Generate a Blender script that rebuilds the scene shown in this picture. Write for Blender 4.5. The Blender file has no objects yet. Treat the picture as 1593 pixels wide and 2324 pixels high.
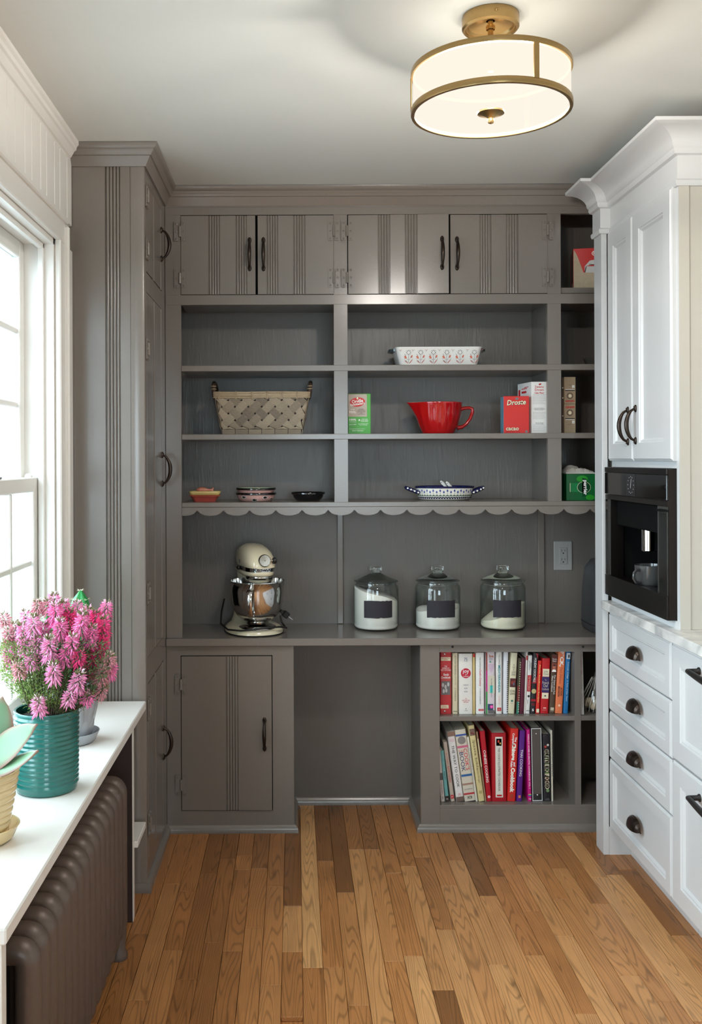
import bpy, math, random
from mathutils import Vector, Matrix
random.seed(7)
R = math.radians
scene = bpy.context.scene
COL = scene.collection

# ---------------------------------------------------------------- camera, world, exposure
F, VX, VY, CAMH, ROLL = 2200.0, 668.0, 1042.0, 1.41, 0.004
cam = bpy.data.cameras.new('camera'); camo = bpy.data.objects.new('camera', cam); COL.objects.link(camo)
camo.location = (0, 0, CAMH); camo.rotation_euler = (math.pi/2, ROLL, 0)
cam.sensor_fit = 'VERTICAL'; cam.sensor_height = 36; cam.lens = 36*F/2324
cam.shift_x = (796.5-VX)/2324; cam.shift_y = (VY-1162)/2324
cam.clip_start = 0.02; cam.clip_end = 100
scene.camera = camo
scene.view_settings.view_transform = 'Standard'; scene.view_settings.look = 'None'
scene.view_settings.gamma = 1; scene.view_settings.use_curve_mapping = False
scene.view_settings.exposure = 0.50
world = bpy.data.worlds.new('world'); scene.world = world; world.use_nodes = True
wn = world.node_tree.nodes; wl = world.node_tree.links
bg = wn['Background']; bg.inputs[0].default_value = (0.76, 0.89, 1.0, 1); bg.inputs[1].default_value = 9.5
scene.cycles.max_bounces = 10; scene.cycles.diffuse_bounces = 6; scene.cycles.glossy_bounces = 4
scene.cycles.transparent_max_bounces = 16; scene.cycles.sample_clamp_indirect = 6
scene.cycles.caustics_reflective = False; scene.cycles.caustics_refractive = False

CEIL = 2.435; WL = -0.735; WR = 1.75; WB = 4.0; REAR = -2.2
FACE = 3.667; BACK = 3.975; SIDE = -0.487; TALLF = 3.166

def portal(name, loc, rot, sx, sy):
    l = bpy.data.lights.new(name, 'AREA'); l.shape = 'RECTANGLE'; l.size = sx; l.size_y = sy
    l.cycles.is_portal = True
    o = bpy.data.objects.new(name, l); COL.objects.link(o); o.location = loc; o.rotation_euler = rot
    return o
portal('window_portal', (-0.93, 2.303, 1.375), (0, -math.pi/2, 0), 1.44, 1.37)
portal('door_portal', (-0.93, 0.5, 1.09), (0, -math.pi/2, 0), 2.0, 1.4)
portal('window_portal', (0.5, REAR-0.2, 1.5), (math.pi/2, 0, 0), 1.3, 1.3)

# ---------------------------------------------------------------- helpers
def at(px, py, y):
    """photo pixel -> world x, z on the vertical plane at depth y"""
    dx, dy = px-VX, py-VY
    dx, dy = dx-ROLL*dy, dy+ROLL*dx
    return dx*y/F, CAMH-dy*y/F
def fx(px, py=1042, y=FACE): return at(px, py, y)[0]
def fz(py, px=760, y=FACE): return at(px, py, y)[1]

class MB:
    def __init__(s): s.v = []; s.f = []; s.m = []; s.mi = 0; s.c = None; s.vc = []
    def add(s, vs, fs):
        b = len(s.v); s.v += [tuple(p) for p in vs]
        s.f += [tuple(i+b for i in f) for f in fs]; s.m += [s.mi]*len(fs)
        if s.c is not None: s.vc += [s.c]*len(vs)
        return s
    def box(s, x0, x1, y0, y1, z0, z1, bev=0.0):
        if bev <= 0:
            return s.add([(x0,y0,z0),(x1,y0,z0),(x1,y1,z0),(x0,y1,z0),(x0,y0,z1),(x1,y0,z1),(x1,y1,z1),(x0,y1,z1)],
                  [(0,3,2,1),(4,5,6,7),(0,1,5,4),(1,2,6,5),(2,3,7,6),(3,0,4,7)])
        X=(x0,x1);Y=(y0,y1);Z=(z0,z1);vs=[];idx={}
        for i in (0,1):
            for j in (0,1):
                for k in (0,1):
                    sx=1-2*i;sy=1-2*j;sz=1-2*k
                    for a in range(3):
                        p=[X[i]+sx*bev,Y[j]+sy*bev,Z[k]+sz*bev]
                        p[a]=(X[i],Y[j],Z[k])[a]
                        idx[(i,j,k,a)]=len(vs);vs.append(tuple(p))
        fs=[]
        def q(l):
            fs.append(tuple(idx[t] for t in l))
        for i in (0,1):
            o=[(i,0,0,0),(i,0,1,0),(i,1,1,0),(i,1,0,0)]; q(o if i==0 else o[::-1])
            o=[(0,i,0,1),(1,i,0,1),(1,i,1,1),(0,i,1,1)]; q(o if i==0 else o[::-1])
            o=[(0,0,i,2),(0,1,i,2),(1,1,i,2),(1,0,i,2)]; q(o if i==0 else o[::-1])
        for i in (0,1):
            for j in (0,1):
                o=[(i,j,0,0),(i,j,0,1),(i,j,1,1),(i,j,1,0)]; q(o if (i+j)%2==1 else o[::-1])
                o=[(i,0,j,0),(i,1,j,0),(i,1,j,2),(i,0,j,2)]; q(o if (i+j)%2==1 else o[::-1])
                o=[(0,i,j,1),(0,i,j,2),(1,i,j,2),(1,i,j,1)]; q(o if (i+j)%2==1 else o[::-1])
        for i in (0,1):
            for j in (0,1):
                for k in (0,1):
                    o=[(i,j,k,0),(i,j,k,1),(i,j,k,2)]; q(o if (i+j+k)%2==1 else o[::-1])
        return s.add(vs,fs)
    def prism(s, poly, axis, a0, a1):
        n=len(poly)
        def p(u,w,a): return {'x':(a,u,w),'y':(u,a,w),'z':(u,w,a)}[axis]
        vs=[p(u,w,a0) for u,w in poly]+[p(u,w,a1) for u,w in poly]
        fs=[(i,(i+1)%n,n+(i+1)%n,n+i) for i in range(n)]+[tuple(range(n-1,-1,-1)),tuple(range(n,2*n))]
        return s.add(vs,fs)
    def lathe(s, prof, c=(0,0,0), seg=32, sx=1, sy=1, cap0=False, cap1=False, fn=None):
        vs=[];n=len(prof)
        for r,z in prof:
            for k in range(seg):
                a=2*math.pi*k/seg
                p=(r*math.cos(a)*sx,r*math.sin(a)*sy,z)
                if fn: p=fn(p,a)
                vs.append((c[0]+p[0],c[1]+p[1],c[2]+p[2]))
        fs=[(i*seg+k,i*seg+(k+1)%seg,(i+1)*seg+(k+1)%seg,(i+1)*seg+k) for i in range(n-1) for k in range(seg)]
        if cap0: fs.append(tuple(range(seg-1,-1,-1)))
        if cap1: fs.append(tuple(range((n-1)*seg,n*seg)))
        return s.add(vs,fs)
    def loft(s, rings, cap=True, close=False):
        n=len(rings[0]);vs=[p for r in rings for p in r];m=len(rings)
        fs=[(i*n+k,i*n+(k+1)%n,((i+1)%m)*n+(k+1)%n,((i+1)%m)*n+k) for i in range(m if close else m-1) for k in range(n)]
        if cap and not close: fs+= [tuple(range(n-1,-1,-1)),tuple(range((m-1)*n,m*n))]
        return s.add(vs,fs)
    def tube(s, pts, rad, seg=8, closed=False, cap=True, flat=1.0, up=None):
        P=[Vector(p) for p in pts];n=len(P);rings=[];prev=None
        for i in range(n):
            if closed: t=(P[(i+1)%n]-P[i-1])
            else: t=P[min(i+1,n-1)]-P[max(i-1,0)]
            t=t.normalized() if t.length>1e-9 else Vector((0,0,1))
            if prev is None:
                u=Vector(up) if up else (Vector((0,0,1)) if abs(t.z)<.9 else Vector((1,0,0)))
            else: u=prev
            u=(u-t*u.dot(t)); u=u.normalized() if u.length>1e-6 else t.orthogonal().normalized()
            prev=u;w=t.cross(u);r=rad[i] if isinstance(rad,(list,tuple)) else rad
            rings.append([tuple(P[i]+u*(r*math.cos(2*math.pi*k/seg))+w*(r*flat*math.sin(2*math.pi*k/seg))) for k in range(seg)])
        return s.loft(rings,cap=cap,close=closed)
    def ball(s, c, rx, ry=None, rz=None, seg=12, rin=8):
        ry=rx if ry is None else ry; rz=rx if rz is None else rz
        return s.loft([[(c[0]+rx*math.sin(t)*math.cos(2*math.pi*k/seg),c[1]+ry*math.sin(t)*math.sin(2*math.pi*k/seg),c[2]-rz*math.cos(t)) for k in range(seg)] for t in [max(.02,min(math.pi-.02,math.pi*i/rin)) for i in range(rin+1)]])
    def sweep(s, path, prof, segs=None):
        """profile (outward offset, z) along an xy path; outward is the right-hand side, corners mitred"""
        P=[Vector(p) for p in path];n=len(P);N=[]
        for i in range(n-1):
            t=(P[i+1]-P[i]).normalized();N.append(Vector((t.y,-t.x)))
        M=[]
        for i in range(n):
            if i==0:M.append(N[0])
            elif i==n-1:M.append(N[-1])
            else:
                m=N[i-1]+N[i];M.append(m/(1+N[i-1].dot(N[i])))
        for i in (range(n-1) if segs is None else segs):
            r=[[(P[j].x+M[j].x*o,P[j].y+M[j].y*o,z) for o,z in prof] for j in (i,i+1)]
            s.loft(r)
        return s
    def flat(s, poly, y):
        """polygon of (x,z) points facing -y"""
        return s.add([(x,y,z) for x,z in poly],[tuple(range(len(poly)))])
    def xf(s, M, start=0):
        for i in range(start,len(s.v)): s.v[i]=tuple(M@Vector(s.v[i]))
        return s
    def mesh(s, name, mats, smooth=None, off=(0,0,0)):
        me=bpy.data.meshes.new(name)
        me.from_pydata([(v[0]-off[0],v[1]-off[1],v[2]-off[2]) for v in s.v],[],s.f)
        for m in (mats if isinstance(mats,(list,tuple)) else [mats]): me.materials.append(m)
        if any(s.m): me.polygons.foreach_set('material_index',s.m)
        if s.vc:
            a=me.color_attributes.new('Col','FLOAT_COLOR','POINT')
            a.data.foreach_set('color',[x for c in s.vc for x in (*c,1)])
        if smooth:
            me.polygons.foreach_set('use_smooth',[True]*len(me.polygons))
            me.set_sharp_from_angle(angle=R(smooth))
        me.update()
        return me
    def build(s, name, mats, parent=None, smooth=35, world=True, fixn=True):
        off=(0,0,0)
        if world and parent is not None:
            off=wloc(parent)
        me=s.mesh(name,mats,smooth,off)
        if fixn: recalc(me)
        return link(name,me,parent)
def recalc(me):
    import bmesh
    b=bmesh.new();b.from_mesh(me);bmesh.ops.recalc_face_normals(b,faces=b.faces);b.to_mesh(me);b.free()
def wloc(o):
    p=Vector((0,0,0))
    while o is not None: p=p+Vector(o.location);o=o.parent
    return p
def link(name, data, parent=None, loc=None):
    o=bpy.data.objects.new(name,data);COL.objects.link(o)
    if parent is not None:o.parent=parent
    if loc is not None:o.location=loc
    return o
def tag(o,label,cat,group=None):
    o['label']=label;o['category']=cat
    if group:o['group']=group
    return o
def thing(name,label,cat,loc=(0,0,0),rotz=0,group=None,roty=0):
    o=link(name,None,None,loc);o.empty_display_size=.05
    o.rotation_euler=(0,roty,rotz)
    return tag(o,label,cat,group)
def struct(o): o['kind']='structure';return o
def sempty(name,loc):
    o=link(name,None,None,loc);o.empty_display_size=.05;return struct(o)
def copytree(o,parent=None):
    c=o.copy();COL.objects.link(c);c.parent=parent
    for ch in list(o.children): copytree(ch,c)
    return c
def arc(cx,cy,r,a0,a1,n):
    return [(cx+r*math.cos(R(a0+(a1-a0)*i/n)),cy+r*math.sin(R(a0+(a1-a0)*i/n))) for i in range(n+1)]
def disc(cx,cz,rx,rz=None,n=16,a=0):
    rz=rx if rz is None else rz
    return [(cx+rx*math.cos(2*math.pi*k/n)*math.cos(a)-rz*math.sin(2*math.pi*k/n)*math.sin(a),cz+rx*math.cos(2*math.pi*k/n)*math.sin(a)+rz*math.sin(2*math.pi*k/n)*math.cos(a)) for k in range(n)]
def rect(x0,x1,z0,z1): return [(x0,z0),(x1,z0),(x1,z1),(x0,z1)]

def text(parent,s,cx,cz,L,H,m,y=-.0006,rot=0,shear=0.0,bold=0.0,name='lettering',wrap=None):
    """flat lettering in the parent's x-z plane facing -y, fitted to length L and height H"""
    cu=bpy.data.curves.new('t','FONT');cu.body=s;cu.resolution_u=2;cu.align_x='CENTER';cu.offset=bold;cu.space_line=.9
    o=bpy.data.objects.new('t',cu);COL.objects.link(o)
    dg=bpy.context.evaluated_depsgraph_get();me=bpy.data.meshes.new_from_object(o.evaluated_get(dg))
    bpy.data.objects.remove(o);bpy.data.curves.remove(cu)
    co=[v.co.copy() for v in me.vertices]
    if not co: return None
    for c in co: c.x+=shear*c.y
    x0=min(c.x for c in co);x1=max(c.x for c in co);y0=min(c.y for c in co);y1=max(c.y for c in co)
    ca,sa=math.cos(R(rot)),math.sin(R(rot))
    for v,c in zip(me.vertices,co):
        u=((c.x-x0)/max(1e-6,x1-x0)-.5)*L;w=((c.y-y0)/max(1e-6,y1-y0)-.5)*H
        if wrap: 
            uu=cx+u*ca-w*sa; v.co=(wrap*math.sin(uu/wrap),y-wrap*(math.cos(uu/wrap)),cz+u*sa+w*ca)
        else: v.co=(cx+u*ca-w*sa,y,cz+u*sa+w*ca)
    me.name=name;me.materials.clear();me.materials.append(m)
    return link(name,me,parent)
def printed(parent,m,polys,y=-.0004,name='print'):
    if len(polys)<=6:
        for p in polys:o=MB().flat(p,y).build(name,m,parent,smooth=None,world=False,fixn=False)
        return o
    b=MB()
    for p in polys:b.flat(p,y)
    o=b.build(name,m,parent,smooth=None,world=False,fixn=False);o['kind']='stuff';return o

# ---------------------------------------------------------------- materials
MATS={}
def srgb(r,g,b):
    f=lambda c:(c/255/12.92 if c/255<=.04045 else ((c/255+.055)/1.055)**2.4)
    return (f(r),f(g),f(b))
def nm(name):
    m=bpy.data.materials.new(name);m.use_nodes=True
    n=m.node_tree.nodes;return m,n,m.node_tree.links,n['Principled BSDF']
def mat(name,rgb,rough=.5,metal=0.0,bump=0.0,scale=60,var=0.0,stretch=None,coat=0.0,spec=.5):
    if name in MATS:return MATS[name]
    m,n,l,p=nm(name);c=srgb(*rgb)
    p.inputs['Base Color'].default_value=(*c,1);p.inputs['Roughness'].default_value=rough;p.inputs['Metallic'].default_value=metal
    p.inputs['Coat Weight'].default_value=coat;p.inputs['Coat Roughness'].default_value=.08;p.inputs['Specular IOR Level'].default_value=spec
    tc=n.new('ShaderNodeTexCoord');mp=n.new('ShaderNodeMapping');l.new(tc.outputs['Object'],mp.inputs[0])
    if stretch:mp.inputs['Scale'].default_value=stretch
    nz=n.new('ShaderNodeTexNoise');nz.inputs['Scale'].default_value=scale;nz.inputs['Detail'].default_value=4
    l.new(mp.outputs[0],nz.inputs['Vector'])
    if var<=0: var=.04
    rp=n.new('ShaderNodeMapRange');rp.inputs['To Min'].default_value=1-var;rp.inputs['To Max'].default_value=1+var
    l.new(nz.outputs['Fac'],rp.inputs['Value'])
    mx=n.new('ShaderNodeMix');mx.data_type='RGBA';mx.blend_type='MULTIPLY';mx.inputs[0].default_value=1
    mx.inputs[6].default_value=(*c,1);l.new(rp.outputs[0],mx.inputs[7]);l.new(mx.outputs[2],p.inputs['Base Color'])
    if bump>0:
        b=n.new('ShaderNodeBump');b.inputs['Strength'].default_value=bump;b.inputs['Distance'].default_value=.003
        l.new(nz.outputs['Fac'],b.inputs['Height']);l.new(b.outputs[0],p.inputs['Normal'])
    MATS[name]=m;return m
def glass_mat(name,tint=(1,1,1),rough=0.0,base=0.0,edge=None):
    m,n,l,p=nm(name);n.remove(p)
    t=n.new('ShaderNodeBsdfTransparent');t.inputs[0].default_value=(*tint,1)
    if edge is not None:      # longer path through the glass towards its rim
        l2=n.new('ShaderNodeLayerWeight');l2.inputs[0].default_value=.5;p2=n.new('ShaderNodeMath');p2.operation='POWER';p2.inputs[1].default_value=3;l.new(l2.outputs['Facing'],p2.inputs[0])
        mc=n.new('ShaderNodeMix');mc.data_type='RGBA';l.new(p2.outputs[0],mc.inputs[0]);mc.inputs[6].default_value=(*tint,1);mc.inputs[7].default_value=(*edge,1);l.new(mc.outputs[2],t.inputs[0])
    g=n.new('ShaderNodeBsdfGlossy');g.inputs['Roughness'].default_value=rough
    lw=n.new('ShaderNodeLayerWeight');lw.inputs[0].default_value=.5          # Schlick reflectance, same from both sides
    fr=n.new('ShaderNodeMath');fr.operation='POWER';fr.inputs[1].default_value=5;l.new(lw.outputs['Facing'],fr.inputs[0])
    ad=n.new('ShaderNodeMath');ad.operation='MULTIPLY_ADD';ad.use_clamp=True;ad.inputs[1].default_value=.75;ad.inputs[2].default_value=.04+base;l.new(fr.outputs[0],ad.inputs[0])
    mx=n.new('ShaderNodeMixShader');l.new(ad.outputs[0],mx.inputs[0]);l.new(t.outputs[0],mx.inputs[1]);l.new(g.outputs[0],mx.inputs[2])
    l.new(mx.outputs[0],n['Material Output'].inputs[0]);return m
def emit_mat(name,rgb,st):
    m,n,l,p=nm(name);p.inputs['Base Color'].default_value=(*srgb(*rgb),1)
    p.inputs['Emission Color'].default_value=(*srgb(*rgb),1);p.inputs['Emission Strength'].default_value=st;return m
def attr_mat(name,rough=.5,sub=0.0):
    m,n,l,p=nm(name);a=n.new('ShaderNodeVertexColor');a.layer_name='Col';l.new(a.outputs[0],p.inputs['Base Color'])
    p.inputs['Roughness'].default_value=rough;return m
def oak_mat(name,objcol=True):
    m,n,l,p=nm(name)
    tc=n.new('ShaderNodeTexCoord');oi=n.new('ShaderNodeObjectInfo')
    cb=n.new('ShaderNodeCombineXYZ');ml=n.new('ShaderNodeMath');ml.operation='MULTIPLY';ml.inputs[1].default_value=37.0
    l.new(oi.outputs['Random'],ml.inputs[0])
    for k in range(3):l.new(ml.outputs[0],cb.inputs[k])
    ad=n.new('ShaderNodeVectorMath');ad.operation='ADD';l.new(tc.outputs['Object'],ad.inputs[0]);l.new(cb.outputs[0],ad.inputs[1])
    mp=n.new('ShaderNodeMapping');mp.inputs['Scale'].default_value=(1,.065,1);l.new(ad.outputs[0],mp.inputs[0])
    n1=n.new('ShaderNodeTexNoise');n1.inputs['Scale'].default_value=14;n1.inputs['Detail'].default_value=1.0;n1.inputs['Roughness'].default_value=.4;l.new(mp.outputs[0],n1.inputs['Vector'])
    # growth rings: contour lines of a smooth stretched field
    m1=n.new('ShaderNodeMath');m1.operation='MULTIPLY';m1.inputs[1].default_value=165;l.new(n1.outputs['Fac'],m1.inputs[0])
    m2=n.new('ShaderNodeMath');m2.operation='SINE';l.new(m1.outputs[0],m2.inputs[0])
    r1=n.new('ShaderNodeMapRange');r1.inputs['From Min'].default_value=.0;r1.inputs['From Max'].default_value=1;l.new(m2.outputs[0],r1.inputs['Value'])
    n2=n.new('ShaderNodeTexNoise');n2.inputs['Scale'].default_value=260;n2.inputs['Detail'].default_value=3
    mp2=n.new('ShaderNodeMapping');mp2.inputs['Scale'].default_value=(1,.035,1);l.new(ad.outputs[0],mp2.inputs[0]);l.new(mp2.outputs[0],n2.inputs['Vector'])
    n3=n.new('ShaderNodeTexNoise');n3.inputs['Scale'].default_value=5;n3.inputs['Detail'].default_value=3;l.new(ad.outputs[0],n3.inputs['Vector'])
    cr=n.new('ShaderNodeValToRGB');e=cr.color_ramp.elements
    e[0].position=0;e[0].color=(*srgb(104,66,36),1);e[1].position=1;e[1].color=(*srgb(230,180,122),1)
    x=e.new(.5);x.color=(*srgb(178,120,70),1)
    if objcol:
        sp=n.new('ShaderNodeSeparateColor');l.new(oi.outputs['Color'],sp.inputs[0]);l.new(sp.outputs[0],cr.inputs[0])
    else:cr.inputs[0].default_value=.5
    def mul(a,fac,lo,hi):
        rr=n.new('ShaderNodeMapRange');rr.inputs['To Min'].default_value=lo;rr.inputs['To Max'].default_value=hi;l.new(fac,rr.inputs['Value'])
        mx=n.new('ShaderNodeMix');mx.data_type='RGBA';mx.blend_type='MULTIPLY';mx.inputs[0].default_value=1
        l.new(a,mx.inputs[6]);l.new(rr.outputs[0],mx.inputs[7]);return mx.outputs[2]
    pw=n.new('ShaderNodeMath');pw.operation='POWER';pw.inputs[1].default_value=2.2;l.new(r1.outputs[0],pw.inputs[0])
    c=mul(cr.outputs[0],pw.outputs[0],1.03,.66)
    # occasional dark mineral streaks and knots
    mp4=n.new('ShaderNodeMapping');mp4.inputs['Scale'].default_value=(1,.16,1);l.new(ad.outputs[0],mp4.inputs[0])
    n4=n.new('ShaderNodeTexNoise');n4.inputs['Scale'].default_value=16;n4.inputs['Detail'].default_value=5;l.new(mp4.outputs[0],n4.inputs['Vector'])
    r4=n.new('ShaderNodeMapRange');r4.inputs['From Min'].default_value=.66;r4.inputs['From Max'].default_value=.74;l.new(n4.outputs['Fac'],r4.inputs['Value'])
    c=mul(c,r4.outputs[0],1.0,.42)
    c=mul(c,n2.outputs['Fac'],.72,1.26);c=mul(c,n3.outputs['Fac'],.75,1.25)
    l.new(c,p.inputs['Base Color']);p.inputs['Roughness'].default_value=.30;p.inputs['Specular IOR Level'].default_value=.35
    rr=n.new('ShaderNodeMapRange');rr.inputs['To Min'].default_value=.24;rr.inputs['To Max'].default_value=.42;l.new(n2.outputs['Fac'],rr.inputs['Value']);l.new(rr.outputs[0],p.inputs['Roughness'])
    b=n.new('ShaderNodeBump');b.inputs['Strength'].default_value=.12;b.inputs['Distance'].default_value=.002;l.new(n2.outputs['Fac'],b.inputs['Height']);l.new(b.outputs[0],p.inputs['Normal'])
    MATS[name]=m;return m
def marble_mat():
    m,n,l,p=nm('marble')
    tc=n.new('ShaderNodeTexCoord');n1=n.new('ShaderNodeTexNoise');n1.inputs['Scale'].default_value=5;n1.inputs['Detail'].default_value=9;n1.inputs['Distortion'].default_value=1.6
    l.new(tc.outputs['Object'],n1.inputs['Vector']);cr=n.new('ShaderNodeValToRGB');e=cr.color_ramp.elements
    e[0].position=.36;e[0].color=(*srgb(168,166,164),1);e[1].position=.62;e[1].color=(*srgb(226,222,216),1)
    l.new(n1.outputs['Fac'],cr.inputs[0]);l.new(cr.outputs[0],p.inputs['Base Color']);p.inputs['Roughness'].default_value=.25;return m
def brushed_panel(name,rgb,rough=.38,st=.22):
    """old grey paint over plywood: vertical grain and brush ridges"""
    m,n,l,p=nm(name);c=srgb(*rgb)
    tc=n.new('ShaderNodeTexCoord');mp=n.new('ShaderNodeMapping');mp.inputs['Scale'].default_value=(1,1,.12);l.new(tc.outputs['Object'],mp.inputs[0])
    n1=n.new('ShaderNodeTexNoise');n1.inputs['Scale'].default_value=95;n1.inputs['Detail'].default_value=5;n1.inputs['Roughness'].default_value=.62;l.new(mp.outputs[0],n1.inputs['Vector'])
    n2=n.new('ShaderNodeTexNoise');n2.inputs['Scale'].default_value=6;l.new(tc.outputs['Object'],n2.inputs['Vector'])
    pw=n.new('ShaderNodeMath');pw.operation='POWER';pw.inputs[1].default_value=5;l.new(n1.outputs['Fac'],pw.inputs[0])
    mm=n.new('ShaderNodeMath');mm.operation='MULTIPLY';l.new(pw.outputs[0],mm.inputs[0]);l.new(n2.outputs['Fac'],mm.inputs[1])
    b=n.new('ShaderNodeBump');b.inputs['Strength'].default_value=st;b.inputs['Distance'].default_value=.02;l.new(mm.outputs[0],b.inputs['Height']);l.new(b.outputs[0],p.inputs['Normal'])
    rp=n.new('ShaderNodeMapRange');rp.inputs['To Min'].default_value=.93;rp.inputs['To Max'].default_value=1.07;l.new(n2.outputs['Fac'],rp.inputs['Value'])
    mx=n.new('ShaderNodeMix');mx.data_type='RGBA';mx.blend_type='MULTIPLY';mx.inputs[0].default_value=1;mx.inputs[6].default_value=(*c,1);l.new(rp.outputs[0],mx.inputs[7])
    l.new(mx.outputs[2],p.inputs['Base Color']);p.inputs['Roughness'].default_value=rough;return m

GREY=mat('grey_paint',(117,109,102),.22,bump=.05,scale=120,spec=.65)
GREYP=brushed_panel('grey_paint_shaded',(104,98,92),.34)  # same grey paint, set darker for the shade inside the shelving
WHITE=mat('white_paint',(232,231,228),.32,scale=40,var=.01)
WTRIM=mat('white_trim_paint',(226,222,216),.35,scale=40,var=.01)
WCAB=mat('white_cabinet_paint',(206,205,204),.30,scale=40,var=.008)
WARMW=mat('white_paint_warm_lit',(194,187,176),.45,scale=40,var=.008)  # white cabinet side with warm lamp light put into its colour
CEILM=mat('ceiling_paint',(210,209,203),.85,scale=50,var=.01,bump=.03)
WALLM=mat('wall_paint',(222,218,208),.8,scale=50,var=.01,bump=.03)
OAK=oak_mat('oak_plank');OAKF=oak_mat('oak_far',False)
BRONZE=mat('bronze_metal',(62,52,46),.32,.85,bump=.03,scale=200)
BLACKM=mat('black_metal',(46,44,43),.42,.6,bump=.02,scale=200)
BRASS=mat('brushed_brass',(176,146,98),.30,.95,bump=.03,scale=300,stretch=(1,1,.05))
STEEL=mat('polished_steel',(205,203,200),.10,1.0,scale=200,var=.01)
RADM=mat('radiator_paint',(98,84,76),.42,.25,bump=.10,scale=130,var=.10)
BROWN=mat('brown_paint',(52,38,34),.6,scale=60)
DARK=mat('gap_shade',(12,11,11),.9)  # black that stands in for shade behind the door gaps
MARBLE=marble_mat()
GLASS=glass_mat('window_glass',(.97,1,1));JARG=glass_mat('jar_glass',(.985,.995,.99),.0,.0,(.66,.73,.70))
def solid_glass():
    m,n,l,p=nm('solid_glass');p.inputs['Base Color'].default_value=(.93,.97,.95,1);p.inputs['Roughness'].default_value=.01;p.inputs['IOR'].default_value=1.47;p.inputs['Transmission Weight'].default_value=1;return m
LIDG=solid_glass()
PAPER=mat('book_paper',(228,220,200),.8,scale=300,var=.06,stretch=(8,.2,.2))
# ---------------------------------------------------------------- room shell
b=MB();b.box(WL-.02,WR,REAR,1.6,-.03,-.001);b.box(WL-.02,WR,1.6,WB,-.03,-.0125)
floor=struct(b.build('floor',OAKF,None,smooth=None))
PW=.0573;PX0=.0171
over={0:[(1.6,.42),(2.688,.86)],-1:[(2.45,.40),(2.774,.72),(3.06,.10)],-2:[(1.6,.55),(2.60,.52),(3.198,.30)],1:[(1.6,.55),(2.688,.42),(3.40,.12)],
      2:[(1.6,.5),(2.5,.55),(3.152,.08)],10:[(1.6,.62),(3.124,.05)],11:[(1.6,.6),(2.75,.42),(3.267,.15)],6:[(1.6,.10),(2.572,.62),(3.35,.35)],
      -3:[(1.6,.52),(2.92,.45),(3.34,.20)],-4:[(1.6,.42),(2.78,.5),(3.33,.62),(3.45,.4)],-5:[(1.6,.3),(2.83,.36),(3.42,.2)],-6:[(1.6,.38),(2.63,.30),(3.3,.25)],
      3:[(1.6,.66),(3.5,.3)],4:[(1.6,.5),(2.72,.55),(3.5,.2)],5:[(1.6,.78),(2.75,.45),(3.3,.4)],7:[(1.6,.68),(2.9,.3),(3.43,.5)],8:[(1.6,.58),(3.2,.45)],
      9:[(1.6,.72),(2.7,.62),(3.4,.35)],12:[(1.6,.66),(2.46,.4),(3.02,.5)],13:[(1.6,.70),(2.86,.62),(3.36,.3)],14:[(1.6,.55),(3.1,.48)],15:[(1.6,.66),(2.64,.58),(3.33,.3)]}  # board tones; the dark far ends also carry light falloff
rf=random.Random(3)
for k in range(-13,30):
    x0=PX0+k*PW;x1=x0+PW
    if x0<WL+.01 or x1>WR: continue
    if k in over: js=over[k]
    else:
        js=[(1.6,rf.uniform(.35,.75))];y=1.6
        while True:
            y+=rf.uniform(.35,.95)
            if y>3.75:break
            js.append((y,rf.uniform(.15,.8)))
    for i,(y0,tone) in enumerate(js):
        y1=js[i+1][0] if i+1<len(js) else WB-.003
        y0=max(y0,1.6)
        g=rf.uniform(.0002,.0008)
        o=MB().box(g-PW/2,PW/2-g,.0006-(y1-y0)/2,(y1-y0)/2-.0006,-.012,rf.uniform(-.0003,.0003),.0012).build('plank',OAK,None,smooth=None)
        o.parent=floor;o.location=((x0+x1)/2,(y0+y1)/2,0);tone=.07+(tone if tone<.3 else .3+(tone-.3)*.72)*(.80 if x1<-.12 else 1.0);o.color=(tone,tone,tone,1)  # left planks toned down, light falloff put into their colour
struct(MB().box(WL-.2,WR+.15,REAR-.15,WB+.15,CEIL,CEIL+.12).build('ceiling',CEILM,None,smooth=None))
WINS=[(1.62,2.985)];DOOR=(-.2,1.2);Z0W,Z1W=.66,2.09
def wall_with(name,mk,spans,z0,z1,a,bb):
    b=MB();p=a
    for (s0,s1) in sorted(spans):
        mk(b,p,s0,0,CEIL);mk(b,s0,s1,0,z0);mk(b,s0,s1,z1,CEIL);p=s1
    mk(b,p,bb,0,CEIL);return struct(b.build(name,WALLM,None,smooth=None))
def lw_(b,s0,s1,z0,z1): b.box(WL-.19,WL,s0,s1,z0,z1)
b=MB();lw_(b,REAR,DOOR[0],0,CEIL);lw_(b,DOOR[0],DOOR[1],2.09,CEIL);lw_(b,DOOR[1],WINS[0][0],0,CEIL);lw_(b,*WINS[0],0,Z0W);lw_(b,*WINS[0],Z1W,CEIL);lw_(b,WINS[0][1],WB+.15,0,CEIL)
wl_=struct(b.build('wall_left',WALLM,None,smooth=None))
struct(MB().box(WL-.19,WR+.15,WB,WB+.15,0,CEIL).build('wall_back',WALLM,None,smooth=None))
struct(MB().box(WR,WR+.15,REAR-.15,WB,0,CEIL).build('wall_right',WALLM,None,smooth=None))
wall_with('wall_rear',lambda b,s0,s1,z0,z1:b.box(s0,s1,REAR-.15,REAR,z0,z1),[(-.1,1.1)],.9,2.1,WL-.19,WR)
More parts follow.
